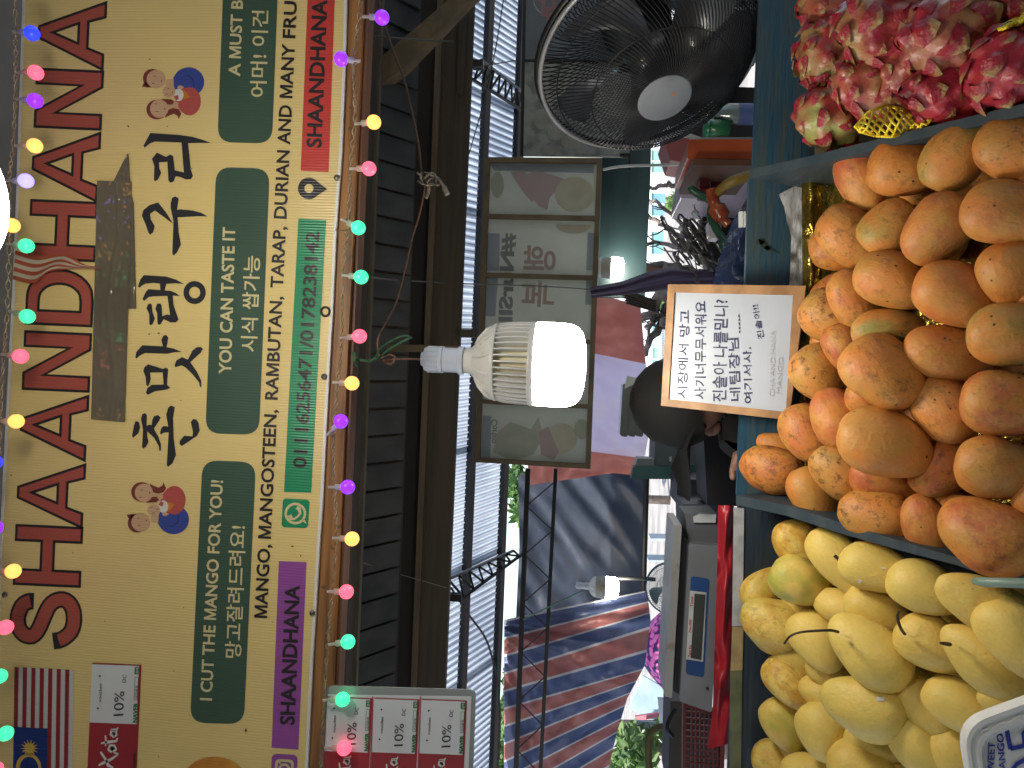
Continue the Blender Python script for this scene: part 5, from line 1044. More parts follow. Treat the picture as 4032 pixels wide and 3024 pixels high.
# yellow brown cloth bag and a yellow mango beyond the scale
tag(MB().tube(catmull([PD(2660, 2870, 2.6), PD(2600, 2862, 2.6), PD(2560, 2890, 2.6), PD(2552, 2960, 2.6), PD(2560, 3060, 2.6)], 6), .012, 8).build('brown_strap', M('m_strap', (.12, .1, .04), (.08, .065, .03), ns=14, rough=.7, bump=.5, bs=30), smooth=True), 'brown cloth strap looped around the basket at the lower border', 'strap')
tag(MB().tube(catmull([PD(2660, 2790, 2.2), PD(2636, 2830, 2.2), PD(2628, 2870, 2.2), PD(2650, 2900, 2.2)], 6), .006, 6).build('black_hook', m_pur, smooth=True), 'thin black hook beside the red basket', 'hook')
slab('lower_shelf', [(2640, 2760), (2700, 2762), (2690, 3120), (2630, 3120)], 2.3, .2, M('m_lshelf', (.03, .025, .02)), 'dark shelf edge left of the red basket at the lower border', 'shelf')

# ------------------------------------------------------------------ person in dark clothes bending behind the whiteboard
pe = thing('person', PD(3300, 1620, 1.74), 'person in black cap and black clothes bending down behind the whiteboard', 'person')
def skin(name, verts, edges, rads, mat, parent, sub=2):
    me = bpy.data.meshes.new(name); me.from_pydata([tuple(Vector(v) - OFF[parent.name]) for v in verts], edges, []); o = bpy.data.objects.new(name, me); COL.objects.link(o)
    mo = o.modifiers.new('s', 'SKIN'); ms = o.modifiers.new('ss', 'SUBSURF'); ms.levels = sub
    for i, r_ in enumerate(rads): me.skin_vertices[0].data[i].radius = (r_, r_)
    me.skin_vertices[0].data[0].use_root = True
    dg = bpy.context.evaluated_depsgraph_get(); dg.update(); m2 = bpy.data.meshes.new_from_object(o.evaluated_get(dg)); bpy.data.objects.remove(o)
    m2.materials.append(mat); m2.polygons.foreach_set('use_smooth', [True] * len(m2.polygons)); o = bpy.data.objects.new(name, m2); COL.objects.link(o); o.parent = parent; OFF[o.name] = OFF[parent.name]; return o
m_shirt = M('m_black_shirt', (.007, .006, .006), (.004, .004, .004), rough=.85, bump=.4, bs=20); m_skn = M('m_skin', (.3, .16, .11), (.26, .13, .09), ns=8, rough=.5)
D_ = 1.74
J = [PD(3420, 1560, D_), PD(3150, 1580, D_), PD(2950, 1590, D_), PD(2830, 1590, D_), PD(2930, 1440, D_ + .03), PD(3150, 1400, D_ - .02), PD(3260, 1500, D_ - .06), PD(2920, 1730, D_ - .03), PD(3060, 1850, D_ - .06), PD(2960, 1800, D_ - .1)]
body = skin('body', J, [(0, 1), (1, 2), (2, 3), (2, 4), (4, 5), (5, 6), (2, 7), (7, 8), (8, 9)], [.11, .11, .10, .05, .06, .04, .03, .06, .042, .03], m_shirt, pe)
hd = PD(2690, 1570, D_ - .02); mb = MB(); mb.smooth = True
fd = (BX * -.8 - fw * .3 + AX * .45).normalized(); upv = (-AX - fd * (-AX).dot(fd)).normalized(); sdv = fd.cross(upv)
Mh = Matrix((fd * .092, upv * .115, sdv * .078)).transposed()
mb.ell(hd, Mh, 22); mb.ell(hd + fd * .09 - upv * .02, Matrix((fd * .02, upv * .025, sdv * .012)).transposed(), 8)
mb.ell(hd + sdv * .078, Matrix((fd * .014, upv * .03, sdv * .01)).transposed(), 8); mb.ell(hd - sdv * .078, Matrix((fd * .014, upv * .03, sdv * .01)).transposed(), 8)
mb.build('head', m_skn, pe, True)
mb = MB()
for s_ in (-1, 1): mb.ell(hd + fd * .083 + sdv * s_ * .03 + upv * .008, Matrix.Diagonal((.009, .009, .009)), 8)
mb.ell(hd + fd * .082 - upv * .055, Matrix((fd * .006, upv * .005, sdv * .022)).transposed(), 8); mb.build('facial_features', M('m_features', (.06, .02, .02)), pe, True)
mb = MB(); mb.ell(hd - fd * .018 + upv * .012, Matrix((fd * .088, upv * .112, sdv * .086)).transposed(), 20); mb.build('hair', M('m_hair', (.012, .01, .01)), pe, True)
cp = MB(); cp.smooth = True
A = []; 
for i in range(7):
    for j in range(25):
        a = i / 6 * 1.62; b2 = 6.2832 * j / 24; A.append(hd + upv * (.02 + .105 * math.cos(a)) + (fd * .108 * math.cos(b2) + sdv * .094 * math.sin(b2)) * math.sin(a))
cp.add(A, [(i * 25 + j, (i + 1) * 25 + j, (i + 1) * 25 + j + 1, i * 25 + j + 1) for i in range(6) for j in range(24)]); cp.build('cap', m_shirt, pe, True)
bq = [(2604, 1668), (2560, 1700), (2500, 1788), (2484, 1826), (2506, 1822), (2560, 1745), (2606, 1712)]
cp = MB(); A = []
for i in range(9):
    t = i / 8
    for j in range(7):
        s_ = j / 6 * 2 - 1; ln_ = .105 * (1 - s_ * s_ * .75); A.append(hd + upv * (.045 + .06 * t * (1 - .3 * s_ * s_) + .012 * (1 - s_ * s_)) + fd * (.085 + ln_ * t * 1.2) + sdv * .085 * s_)
cp.add(A, [(i * 7 + j, (i + 1) * 7 + j, (i + 1) * 7 + j + 1, i * 7 + j + 1) for i in range(8) for j in range(6)]); cp.smooth = True
cp.build('cap_brim', m_shirt, pe, True)
# hand with five fingers
hp = PD(2925, 1776, D_ - .13); palm = skin('hand', [PD(2960, 1800, D_ - .1), hp, hp + BX * .0 - AX * .01 - BX * .03] + [hp - BX * .042 + AX * (.015 * (k - 1.5)) for k in range(4)] + [hp - BX * .062 + AX * (.017 * (k - 1.5)) - fw * .012 for k in range(4)] + [hp + AX * .03 - BX * .015, hp + AX * .042 - BX * .035],
    [(0, 1), (1, 2)] + [(2, 3 + k) for k in range(4)] + [(3 + k, 7 + k) for k in range(4)] + [(1, 11), (11, 12)], [.019, .021, .018] + [.0078] * 4 + [.0066] * 4 + [.009, .0075], m_skn, pe)

# ------------------------------------------------------------------ voucher sheets
m_vw = M('m_paper', (.66, .69, .72), (.6, .63, .66), ns=5, rough=.4); m_vr = M('m_voucher_red', (.36, .03, .045), (.3, .025, .035), rough=.45); m_vg = M('m_voucher_green', (.03, .2, .06)); m_vk = M('m_voucher_black', (.02, .02, .025)); m_vl = M('m_voucher_script', (.78, .74, .72))
def vcard(x0, y0, w, parent, pl, off, yend):
    """card whose upper left picture corner is (x0,y0); w = its width in x; red half starts at .61 of its length"""
    sl_ = -.045; s = w / 190.
    def Pp(x, y): return (x0 + x * s + sl_ * y * s, y0 + y * s + x * s * .04)
    def pol(pts, mat, nm, o_): mb = MB(); mb.poly([Pp(*p) for p in pts], pl, off + o_); mb.build(nm, mat, parent)
    def tx(t_, a, b2, h, mat, **k): mb = MB(); text(mb, t_, Pp(*a), Pp(*b2), h * s, pl, off + .001, **k); mb.build('lettering', mat, parent)
    pol([(0, 0), (192, 0), (192, 490), (0, 490)], m_vr, 'card_red', 0)
    pol([(0, 5), (183, 5), (183, 232), (0, 232)], m_vw, 'card_white', .0004)
    tx('voucher', (42, 152), (42, 78), 12, m_vk, bold=.0); tx('10%', (130, 200), (130, 105), 38, m_vk, bold=.0, shear=-.1); tx('DC', (134, 72), (136, 42), 15, m_vk, bold=.0)
    tx('NAVER', (184, 226), (184, 148), 15, m_vg, bold=.05)
    pol([(168, 138), (183, 138), (183, 48), (168, 48)], m_vg, 'search_box', .0008); pol([(170, 136), (181, 136), (181, 50), (170, 50)], m_vw, 'search_field', .0011); mb = MB(); text(mb, '아이로밍', Pp(181, 132), Pp(181, 82), 9 * s, pl, off + .0015, bold=.01, hangul=True); mb.build('lettering', m_vk, parent)
    pol([(166, 38), (184, 38), (184, 10), (166, 10)], m_vg, 'search_button', .0008); mb = MB(); text(mb, '검색', Pp(182, 35), Pp(182, 14), 11 * s, pl, off + .0012, bold=.01, hangul=True); mb.build('lettering', m_vw, parent)
    pol(ellp(32, 50, 4, 4, 8), m_vk, 'dot', .0008); pol(ellp(30, 176, 4, 4, 8), m_vk, 'dot', .0008)
    mb = MB()
    for st_ in ([(42, 398, 3), (60, 388, 6), (90, 372, 5), (118, 352, 3)], [(100, 405, 4), (80, 396, 6), (74, 380, 5), (48, 345, 4)], [(118, 352, 5), (100, 345, 3)], [(92, 345, 5), (78, 334, 5), (84, 318, 5), (100, 318, 5), (108, 332, 5), (96, 345, 4)], [(48, 312, 3), (75, 306, 6), (108, 300, 5), (112, 288, 3)], [(66, 322, 2), (68, 305, 4), (64, 280, 3)], [(98, 285, 5), (84, 276, 5), (86, 262, 5), (104, 262, 5), (108, 276, 4), (98, 286, 3)], [(84, 258, 4), (108, 256, 5), (112, 246, 2)]):
        mb.poly([Pp(*p) for p in stroke(st_)], pl, off + .0008)
    mb.build('script_lettering', m_vl, parent)
    tx('ROAMING', (184, 410), (184, 345), 8, m_vk, bold=.02)
vc = thing('printed_voucher', BN.hit(460, 2900), 'red and white 10% voucher fixed on the yellow banner beside the flag', 'voucher')
vcard(363, 2610, 192, vc, BN, .0012, 3024)
VH = VP(1.085)
vh = thing('voucher_holder', VH.hit(1560, 2900), 'clear edged holder with three red and white 10% vouchers hanging below the banner', 'voucher holder')
MB().poly(rrect([(1285, 2700), (1874, 2716), (1858, 3200), (1262, 3200)], 26), VH, 0, .002).build('sleeve', M('m_sleeve', (.3, .33, .33), (.26, .29, .29), rough=.15, coat=.4), vh)
MB().poly([(1290, 2735), (1856, 2742), (1838, 3200), (1266, 3200)], VH, .0006, .002).build('sheet', m_vw, vh)
for x0 in (1288, 1474, 1661): vcard(x0, 2742 + (x0 - 1288) * .025, 176, vh, VH, .0012, 3024)
for x0 in (1466, 1654): MB().poly([(x0, 2742), (x0 + 4, 2742), (x0 - 11, 3200), (x0 - 15, 3200)], VH, .0016).build('red_line', m_vr, vh)

# ------------------------------------------------------------------ foam tray with price
fc = [(3776, 2861), (4230, 2700), (4400, 3300), (3830, 3340)]
FP0 = Plane(TR(3900, 2950, -.16), TN * .35 - fw)
ft = thing('foam_tray', FP0.hit(4000, 3000), 'white foam tray used as a price tag with blue marker writing, lower right corner', 'foam tray')
m_foam = M('m_foam', (.72, .71, .68), (.66, .65, .62), ns=30, rough=.6, bump=.15, bs=200)
def frr(ins, r_): 
    c = [(3776, 2850), (4300, 2660), (4500, 3260), (3880, 3500)]; cx, cy = 4100, 3080; o_ = []
    for x, y in c:
        d = math.hypot(x - cx, y - cy); o_.append((x + (cx - x) / d * ins * 1.35, y + (cy - y) / d * ins * 1.35))
    return rrect(o_, r_, 8)
lev = [(0, 110, 0), (14, 106, .006), (30, 100, .007), (38, 96, .003), (52, 92, .003), (60, 88, .006), (72, 84, .006), (84, 78, -.006), (98, 72, -.007)]
mb = MB(); rings_ = []
for ins, r_, o_ in lev: rings_.append([FP0.hit(x, y, o_) for x, y in frr(ins, r_)])
n = len(rings_[0]); base_ = [p - FP0.n * .012 for p in rings_[0]]
vs = base_ + [p for rr in rings_ for p in rr]
mb.add(vs, [(i * n + k, i * n + (k + 1) % n, (i + 1) * n + (k + 1) % n, (i + 1) * n + k) for i in range(len(lev)) for k in range(n)] + [tuple(len(lev) * n + k for k in range(n))]); mb.build('tray', m_foam, ft, False)
mb = MB()
for k in range(9):
    x = 3800 + k * 62; y = 2900 - k * 24; mb.add([FP0.hit(x, y, .0035), FP0.hit(x + 34, y - 13, .0035), FP0.hit(x + 37, y - 5, .006), FP0.hit(x + 3, y + 8, .006)], [(0, 1, 2, 3)])
mb.build('rim_notches', m_foam, ft)
m_bm = M('m_blue_marker', (.02, .04, .35))
mb = MB(); text(mb, 'SWEET', (3912, 3062), (3918, 2922), 26, FP0, -.0055, bold=.02, jit=3); text(mb, 'MANGO', (3962, 3062), (3950, 2886), 26, FP0, -.0055, bold=.02, jit=3); mb.build('lettering', m_bm, ft)
mb = MB()
for st_ in ([(3962, 2862, 9), (3978, 2950, 9)], [(3978, 2948, 9), (4060, 2930, 9)], [(4035, 2935, 9), (4030, 2890, 9), (4060, 2850, 9), (4100, 2870, 9)], [(4000, 3010, 8), (4060, 2978, 10), (4130, 2955, 9)], [(4005, 3008, 8), (3985, 3030, 7)], [(3962, 2862, 9), (3968, 2840, 6)]):
    mb.poly(stroke(st_), FP0, -.0055)
mb.build('price_digits', m_bm, ft)
tag(MB().tube([TR(3836, 2288, -.11), TR(3870, 2292, -.115), TR(4150, 2300, -.13)], [.005, .0065, .0065], 10).build('pale_green_stick', M('m_pgs', (.2, .28, .22), rough=.4), smooth=True), 'pale green plastic stick lying on the top yellow mango at the right border', 'stick')

# ------------------------------------------------------------------ fruit
def fruitmat(name, c1, c2, c3, green, rough, spot, coat=.15, gl=.5):
    ma = bpy.data.materials.new(name); ma.use_nodes = True; t = ma.node_tree; n = t.nodes; l = t.links; p = n['Principled BSDF']
    p.inputs['Roughness'].default_value = rough; p.inputs['Coat Weight'].default_value = coat; p.inputs['Coat Roughness'].default_value = .35; p.inputs['Specular IOR Level'].default_value = .38
    tc = n.new('ShaderNodeTexCoord'); oi = n.new('ShaderNodeObjectInfo')
    of = n.new('ShaderNodeVectorMath'); of.operation = 'SCALE'; of.inputs[0].default_value = (37, 91, 53); l.new(oi.outputs['Random'], of.inputs['Scale'])
    ad = n.new('ShaderNodeVectorMath'); l.new(tc.outputs['Object'], ad.inputs[0]); l.new(of.outputs[0], ad.inputs[1])
    def nz(sc, det=3, ro=.6):
        q = n.new('ShaderNodeTexNoise'); q.inputs['Scale'].default_value = sc; q.inputs['Detail'].default_value = det; q.inputs['Roughness'].default_value = ro; l.new(ad.outputs[0], q.inputs['Vector']); return q.outputs[0]
    def rg(v_, a, b2, c=0., d=1.):
        q = n.new('ShaderNodeMapRange'); q.inputs[1].default_value = a; q.inputs[2].default_value = b2; q.inputs[3].default_value = c; q.inputs[4].default_value = d; l.new(v_, q.inputs[0]); return q.outputs[0]
    def mix(f, a, b2):
        q = n.new('ShaderNodeMix'); q.data_type = 'RGBA'; l.new(f, q.inputs[0])
        for k, z in ((6, a), (7, b2)):
            if isinstance(z, tuple): q.inputs[k].default_value = (*z, 1)
            else: l.new(z, q.inputs[k])
        return q.outputs[2]
    def mul(a, b2):
        q = n.new('ShaderNodeMath'); q.operation = 'MULTIPLY'; l.new(a, q.inputs[0])
        if isinstance(b2, float): q.inputs[1].default_value = b2
        else: l.new(b2, q.inputs[1])
        return q.outputs[0]
    sep = n.new('ShaderNodeSeparateColor'); l.new(oi.outputs['Color'], sep.inputs[0])
    c = mix(rg(nz(.9, 2), .35, .65), c1, c2)
    c = mix(mul(rg(nz(1.3, 3), .42, .62), sep.outputs[0]), c, c3)             # red blush
    c = mix(mul(rg(nz(.8, 2), .42, .72), sep.outputs[1]), c, green)           # green flank
    c = mix(rg(nz(11, 6, .7), .50, .72, 0, .3), c, tuple(x * .62 for x in c1))          # fine mottling
    c = mix(mul(rg(nz(2.8, 8, .85), .51, .62, 0, 1.), sep.outputs[2]), c, (.13, .055, .018))   # brown scuffs
    v_ = n.new('ShaderNodeTexVoronoi'); v_.inputs['Scale'].default_value = 2.3; l.new(ad.outputs[0], v_.inputs['Vector'])
    c = mix(mul(rg(v_.outputs['Distance'], .07, .095, 1, 0), mul(rg(nz(1.1), .45, .5), spot)), c, (.02, .014, .01))
    v2 = n.new('ShaderNodeTexVoronoi'); v2.inputs['Scale'].default_value = 7; l.new(ad.outputs[0], v2.inputs['Vector'])
    c = mix(mul(rg(v2.outputs['Distance'], .03, .07, 1, 0), mul(rg(nz(1.7), .5, .56), .4)), c, (.2, .09, .03))
    l.new(c, p.inputs['Base Color'])
    b = n.new('ShaderNodeBump'); b.inputs['Strength'].default_value = .18; b.inputs['Distance'].default_value = .02; l.new(nz(7, 4), b.inputs['Height']); l.new(b.outputs[0], p.inputs['Normal'])
    l.new(rg(nz(6, 4), .3, .7, rough - .08, rough + .12), p.inputs['Roughness'])
    p.inputs['Subsurface Weight'].default_value = .0
    return ma
m_om = fruitmat('m_orange_mango', (.58, .20, .036), (.52, .25, .055), (.45, .10, .04), (.28, .25, .06), .48, .95, .03)
m_ym = fruitmat('m_yellow_mango', (.80, .57, .14), (.72, .52, .125), (.62, .34, .05), (.40, .38, .06), .46, .25, .04)
def mango_mesh(kind, seed):
    rnd = random.Random(seed); mb = MB(); nU, nV = 22, 28
    for i in range(nU + 1):
        a = math.pi * i / nU
        for j in range(nV):
            b2 = 6.2832 * j / nV; x = math.cos(a); r = math.sin(a)
            pw = .82 if kind == 'o' else .9; r = r ** pw
            r *= 1 + (.10 if kind == 'o' else .17) * (x * -1) * 1. + 0
            y = r * math.cos(b2); z = r * math.sin(b2) * .9
            y += (.06 if kind == 'o' else .13) * (x * x - .35) + (.05 if kind == 'y' else .03) * x
            if kind == 'y': x2 = x + (.05 * max(0, x) ** 4)
            else: x2 = x
            q = Vector((x2, y, z)); nn = noise.noise(q * 1.1 + Vector((seed, 0, 0))) * .06 + noise.noise(q * 2.7 + Vector((0, seed, 0))) * .02
            mb.v.append(q * (1 + nn))
    mb.f = [(i * nV + j, i * nV + (j + 1) % nV, (i + 1) * nV + (j + 1) % nV, (i + 1) * nV + j) for i in range(nU) for j in range(nV)]
    me = bpy.data.meshes.new('mango'); me.from_pydata([tuple(v_) for v_ in mb.v], [], mb.f); me.materials.append(m_om if kind == 'o' else m_ym)
    bm = bmesh.new(); bm.from_mesh(me); bmesh.ops.remove_doubles(bm, verts=bm.verts, dist=1e-4); bmesh.ops.recalc_face_normals(bm, faces=bm.faces); bm.to_mesh(me); bm.free()
    me.polygons.foreach_set('use_smooth', [True] * len(me.polygons)); return me
OM = [mango_mesh('o', s_) for s_ in range(6)]; YM = [mango_mesh('y', s_ + 20) for s_ in range(6)]
# small details shared by copies: nub where the stalk was
rf_ = random.Random(11)
m_stalk = M('m_stalk', (.07, .04, .02), (.04, .025, .015), ns=60, rough=.8)
def mango(kind, cx, cy, L_, W_, ang, lay, tint, label, group=None, flip=False, name=None):
    lib = OM if kind == 'o' else YM
    D = rimD(cx) + .02 - lay * .034; me = lib[rf_.randrange(len(lib))]
    a = L_ / 2 * D / F; b2 = W_ / 2 * D / F; c_ = b2 * (.95 if kind == 'o' else .92)
    th = R(ang); X = AX * math.cos(th) - BX * math.sin(th); Y = AX * -math.sin(th) - BX * math.cos(th)
    to = -ray(cx, cy).normalized(); X = (X - to * X.dot(to)).normalized()
    tilt = rf_.uniform(-.22, .22); X = (X * math.cos(tilt) + to * math.sin(tilt)).normalized(); Y = (Y - to * Y.dot(to)); Y = (Y - X * Y.dot(X)).normalized(); Z_ = X.cross(Y)
    if flip or rf_.random() < .3: X, Y = -X, -Y
    roll = rf_.uniform(-.5, .5); Y, Z_ = Y * math.cos(roll) + Z_ * math.sin(roll), Z_ * math.cos(roll) - Y * math.sin(roll)
    o = bpy.data.objects.new(name or ('orange_mango' if kind == 'o' else 'yellow_mango'), me); COL.objects.link(o)
    p = PD(cx, cy, D); m_ = Matrix.Identity(4)
    for i in range(3): m_[i][0] = X[i] * a; m_[i][1] = Y[i] * b2; m_[i][2] = Z_[i] * c_; m_[i][3] = p[i]
    o.matrix_world = m_; o.color = (*tint, 1); tag(o, label, 'mango', group)
    if kind == 'o': o.color = (tint[0] * .9, tint[1], min(1.3, tint[2] * 1.05 + .03), 1)
    if kind == 'y': o.color = (tint[0] * .8, tint[1] * .7, tint[2] * .45, 1)
    return o, X, Y, p, a
# cx, cy, length, width, angle, layer, (red, green, scuff), label
ORANGE = [
 (3392, 700, 268, 190, 66, 1, (1, 0, .5), 'reddish orange mango tucked under the upper blue divider, leftmost of that row'),
 (3556, 657, 262, 238, 5, 1.4, (.2, 0, .4), 'broad plain orange mango second along the upper blue divider'),
 (3765, 612, 292, 232, -55, 1.8, (.1, 1, .4), 'orange mango with green shoulder third along the upper blue divider'),
 (4010, 582, 320, 268, 10, 1.5, (.2, 0, .8), 'orange mango with dark scuffs at the right border under the upper divider'),
 (3345, 932, 275, 215, 42, 1, (.3, .2, .8), 'brownish orange mango beside the gold foil edge, next to a small green one'),
 (3495, 892, 230, 192, -50, 1.9, (0, .9, .5), 'small greenish mango between the brownish one and the large pinkish one'),
 (3690, 905, 296, 238, -55, 2.2, (.7, .5, .2), 'large pink orange mango with pale green side in the second row'),
 (3965, 840, 330, 248, 8, 2.0, (.5, .3, .3), 'long orange mango at the right border in the second row'),
 (3510, 1105, 288, 220, 20, 1.8, (.2, .3, .4), 'smooth pale orange mango resting above the green one'),
 (3365, 1172, 250, 192, 52, 1, (.5, 0, .6), 'orange mango with one black dot under the smooth pale one'),
 (3260, 1247, 228, 205, 30, .8, (.2, .5, 1), 'speckled yellow orange mango right beside the top corner of the whiteboard'),
 (3765, 1160, 322, 250, 20, 1.9, (.6, 0, .1), 'big plain salmon orange mango in the third row'),
 (3990, 1075, 265, 245, 60, 1.5, (.1, .1, .3), 'shiny orange mango with tiny dots at the right border'),
 (3495, 1302, 265, 178, -2, 1.5, (0, 1.6, .3), 'the one fully olive green mango in the orange pile'),
 (3338, 1368, 215, 180, 60, .7, (1, .1, .9), 'red orange mango half hidden under the green and dotted ones'),
 (3475, 1468, 335, 265, 40, 3.0, (.2, .3, .6), 'large dotted orange mango with green lower side on top of the pile'),
 (3730, 1392, 316, 218, 10, 1.5, (.4, 0, .3), 'orange mango with dark scar to the right of the green one'),
 (3975, 1320, 295, 260, 0, 1.9, (0, .9, .2), 'yellow green blushed mango at the right border in the middle'),
 (3228, 1467, 235, 220, 42, 1, (0, .4, 1), 'ochre mango with black spots beside the middle of the whiteboard'),
 (3722, 1607, 296, 232, 38, 1.5, (.3, .1, .6), 'orange mango shaded by the two top mangoes'),
 (3948, 1590, 296, 265, 0, 1.9, (.8, 0, .5), 'glossy pinkish mango with brown patch at the right border'),
 (3295, 1645, 248, 195, 62, 1.6, (.7, 0, .3), 'bright orange mango beside the lower corner of the whiteboard'),
 (3452, 1572, 235, 175, 12, 1, (.6, 0, .6), 'mostly hidden red orange mango between the two top mangoes'),
 (3480, 1745, 348, 275, 15, 3.1, (.1, .1, .1), 'largest bright orange mango on top of the pile with a single dot'),
 (3170, 1705, 240, 185, 60, 1, (.7, .2, 1), 'bruised red brown mango under the lower corner of the whiteboard'),
 (3033, 1848, 240, 188, 15, .6, (.6, 0, .9), 'small wrinkled pink orange mango nearest the navy board, far left of the pile'),
 (3060, 1752, 160, 100, 10, -.4, (.3, 0, .6), 'brown mango peeping out behind the wrinkled one'),
 (3205, 1950, 238, 182, 56, 1.2, (.4, .3, .2), 'orange mango with pale end resting on the lower divider, first of that row'),
 (3310, 1870, 262, 195, 42, 1.5, (.1, .5, 1), 'freckled olive orange mango above the lower divider'),
 (3448, 2030, 280, 214, 10, 1.7, (0, .4, 1), 'long olive yellow mango resting on the lower divider'),
 (3485, 1892, 262, 185, 10, 1, (.9, 0, .4), 'red orange mango under the largest bright one'),
 (3700, 1847, 252, 205, -45, 1.2, (.8, 0, .8), 'scarred pink orange mango with dark blotches in shade'),
 (3915, 1845, 276, 255, 10, 1.9, (.2, .3, .3), 'round orange mango with small highlight at the right, above the biggest one'),
 (3650, 2065, 245, 185, 62, 1.4, (.7, 0, .3), 'pink orange mango with one black spot by the lower divider'),
 (3890, 2108, 372, 292, 25, 2.2, (.9, 0, .5), 'biggest reddish mango at the right end of the lower divider'),
 (4140, 720, 240, 220, 30, 1, (.4, .2, .3), 'mango cut by the right border between the first and second row'),
 (4130, 1210, 240, 220, 50, .8, (.4, .5, .3), 'mango cut by the right border beside the yellow green one'),
 (4130, 1960, 250, 230, 20, 1, (.4, .1, .3), 'mango cut by the right border above the biggest reddish one'),
]
YEL = [
 (3140, 2150, 215, 175, 60, .8, (1.6, 0, 1.), 'ochre spotted mango in the yellow crate right under the divider'),
 (3147, 2288, 232, 190, 15, 1.7, (0, 1.7, .1), 'yellow green mango, greenest in the yellow crate'),
 (3000, 2322, 200, 140, -58, .3, (1.2, .6, .9), 'dark yellow bruised mango half hidden behind the greenest one'),
 (3045, 2460, 255, 214, 20, 1.2, (1, .6, 1), 'large golden mango with brown bruises beside the tape strips'),
 (3308, 2215, 312, 178, 46, 1.3, (0, 0, .1), 'pale yellow mango with dark stalk slit leaning on the divider'),
 (3455, 2240, 288, 190, 14, 1.9, (.1, .2, .1), 'pale yellow mango second along the divider'),
 (3635, 2315, 268, 212, 22, 2.0, (0, .1, .1), 'pale yellow mango with stalk third along the divider'),
 (3862, 2370, 318, 214, 20, 2.2, (.3, 0, .4), 'yellow mango with brown marks lying under the green stick'),
 (3308, 2388, 212, 150, 15, .7, (.1, 0, .1), 'pale mango partly hidden between the greenest one and the two in front'),
 (3472, 2428, 300, 180, 32, 1.1, (.1, .2, .1), 'yellow mango below the second along the divider'),
 (3215, 2522, 250, 188, 52, 1.5, (0, .1, 0), 'cream pale mango under the long curved stalk'),
 (3425, 2563, 335, 240, 36, 2.8, (.1, .2, .1), 'large yellow mango with the long curved stalk'),
 (3665, 2535, 268, 212, 22, 1.9, (.5, 0, .2), 'golden mango with short dark curved stalk'),
 (3882, 2600, 338, 226, 32, 2.1, (.1, .1, .1), 'yellow mango with stub stalk in the middle right'),
 (3998, 2520, 335, 232, 46, 2.6, (.2, 0, .1), 'yellow mango cut by the right border above the foam tray'),
 (3145, 2610, 210, 130, 30, .3, (.6, .6, .6), 'dark olive yellow mango half hidden left of the large stalked one'),
 (3115, 2692, 240, 172, 42, .9, (1.8, 0, 1), 'orange brown ripe mango beside the olive tape'),
 (3272, 2655, 200, 130, 30, .5, (.1, .1, .4), 'shaded greyish yellow mango squeezed under the large stalked one'),
 (3225, 2725, 155, 135, 20, 1.0, (.2, 0, .1), 'small round yellow mango right of the orange brown one'),
 (3405, 2785, 318, 242, 16, 2.9, (.1, .3, .1), 'large yellow mango with small white sticker on top of the pile'),
 (3085, 2855, 212, 158, 56, 1.0, (.7, 1.2, .1), 'small green yellow mango near the olive tape'),
 (3232, 2878, 216, 196, 70, 1.9, (0, 0, .1), 'pale round mango facing end on near the lower border'),
 (3632, 2755, 340, 178, 50, 1.3, (.1, .3, .1), 'long yellow mango running down right of the stickered one'),
 (3792, 2790, 305, 196, 30, 1.7, (.1, .2, .1), 'yellow mango just above the corner of the foam tray'),
 (3985, 2745, 235, 165, -10, 1.6, (.2, 0, .1), 'yellow mango peeping above the foam tray rim'),
 (3445, 2925, 230, 165, 10, .9, (.1, .4, .1), 'yellow mango shaded under the stickered one'),
 (3632, 2965, 330, 200, 52, 1.6, (0, .6, .1), 'greenish yellow mango at the lower border beside the tray'),
 (3765, 2990, 250, 190, 60, 1.2, (.2, .1, .1), 'yellow mango partly covered by the tray corner at the lower border'),
 (3055, 2998, 190, 145, 20, .6, (1.2, .3, 1), 'brown bruised mango at the lower border beside the olive tape'),
 (3190, 3060, 215, 185, 20, 1.2, (0, 0, .1), 'pale mango cut by the lower border, second from the olive tape'),
 (3400, 3030, 275, 210, 20, 1.7, (.3, .1, .3), 'golden mango cut by the lower border under the stickered one'),
 (3530, 3075, 180, 140, 20, .8, (.1, .1, .1), 'small yellow sliver of a mango at the lower border'),
 (2640, 3010, 0, 0, 0, 0, None, None),
]
MG = {}
for r_ in ORANGE: MG[r_[:2]] = mango('o', *r_, 'orange mangoes piled in the middle crate')
for r_ in YEL:
    if r_[7]: MG[r_[:2]] = mango('y', *r_, 'yellow mangoes piled in the lower crate')
# the lower layer glimpsed in the gaps
for i in range(5):
    for j in range(7):
        x = 3330 + i * 165 + rf_.uniform(-25, 25); y = 800 + j * 190 + rf_.uniform(-25, 25) + (x - 3330) * (.25 * (j - 3) / 3)
        if y > d2(x) - 60: continue
        if rf_.random() < .3: continue
        mango('o', x, y, 240, 190, rf_.uniform(-60, 60), -.9, (.6, .2, .6), 'orange mango mostly buried under the top layer of the middle crate', 'buried orange mangoes', name='buried_mango')
for i in range(6):
    for j in range(6):
        x = 3170 + i * 160 + rf_.uniform(-25, 25); y = 2240 + j * 150 + rf_.uniform(-25, 25)
        if y < d2(x) + 120: continue
        mango('y', x, y, 230, 165, rf_.uniform(-60, 60), -.7, (.4, .3, .3), 'yellow mango mostly buried under the top layer of the lower crate', 'buried yellow mangoes', name='buried_mango')
bpy.context.view_layer.update(); dg = bpy.context.evaluated_depsgraph_get()
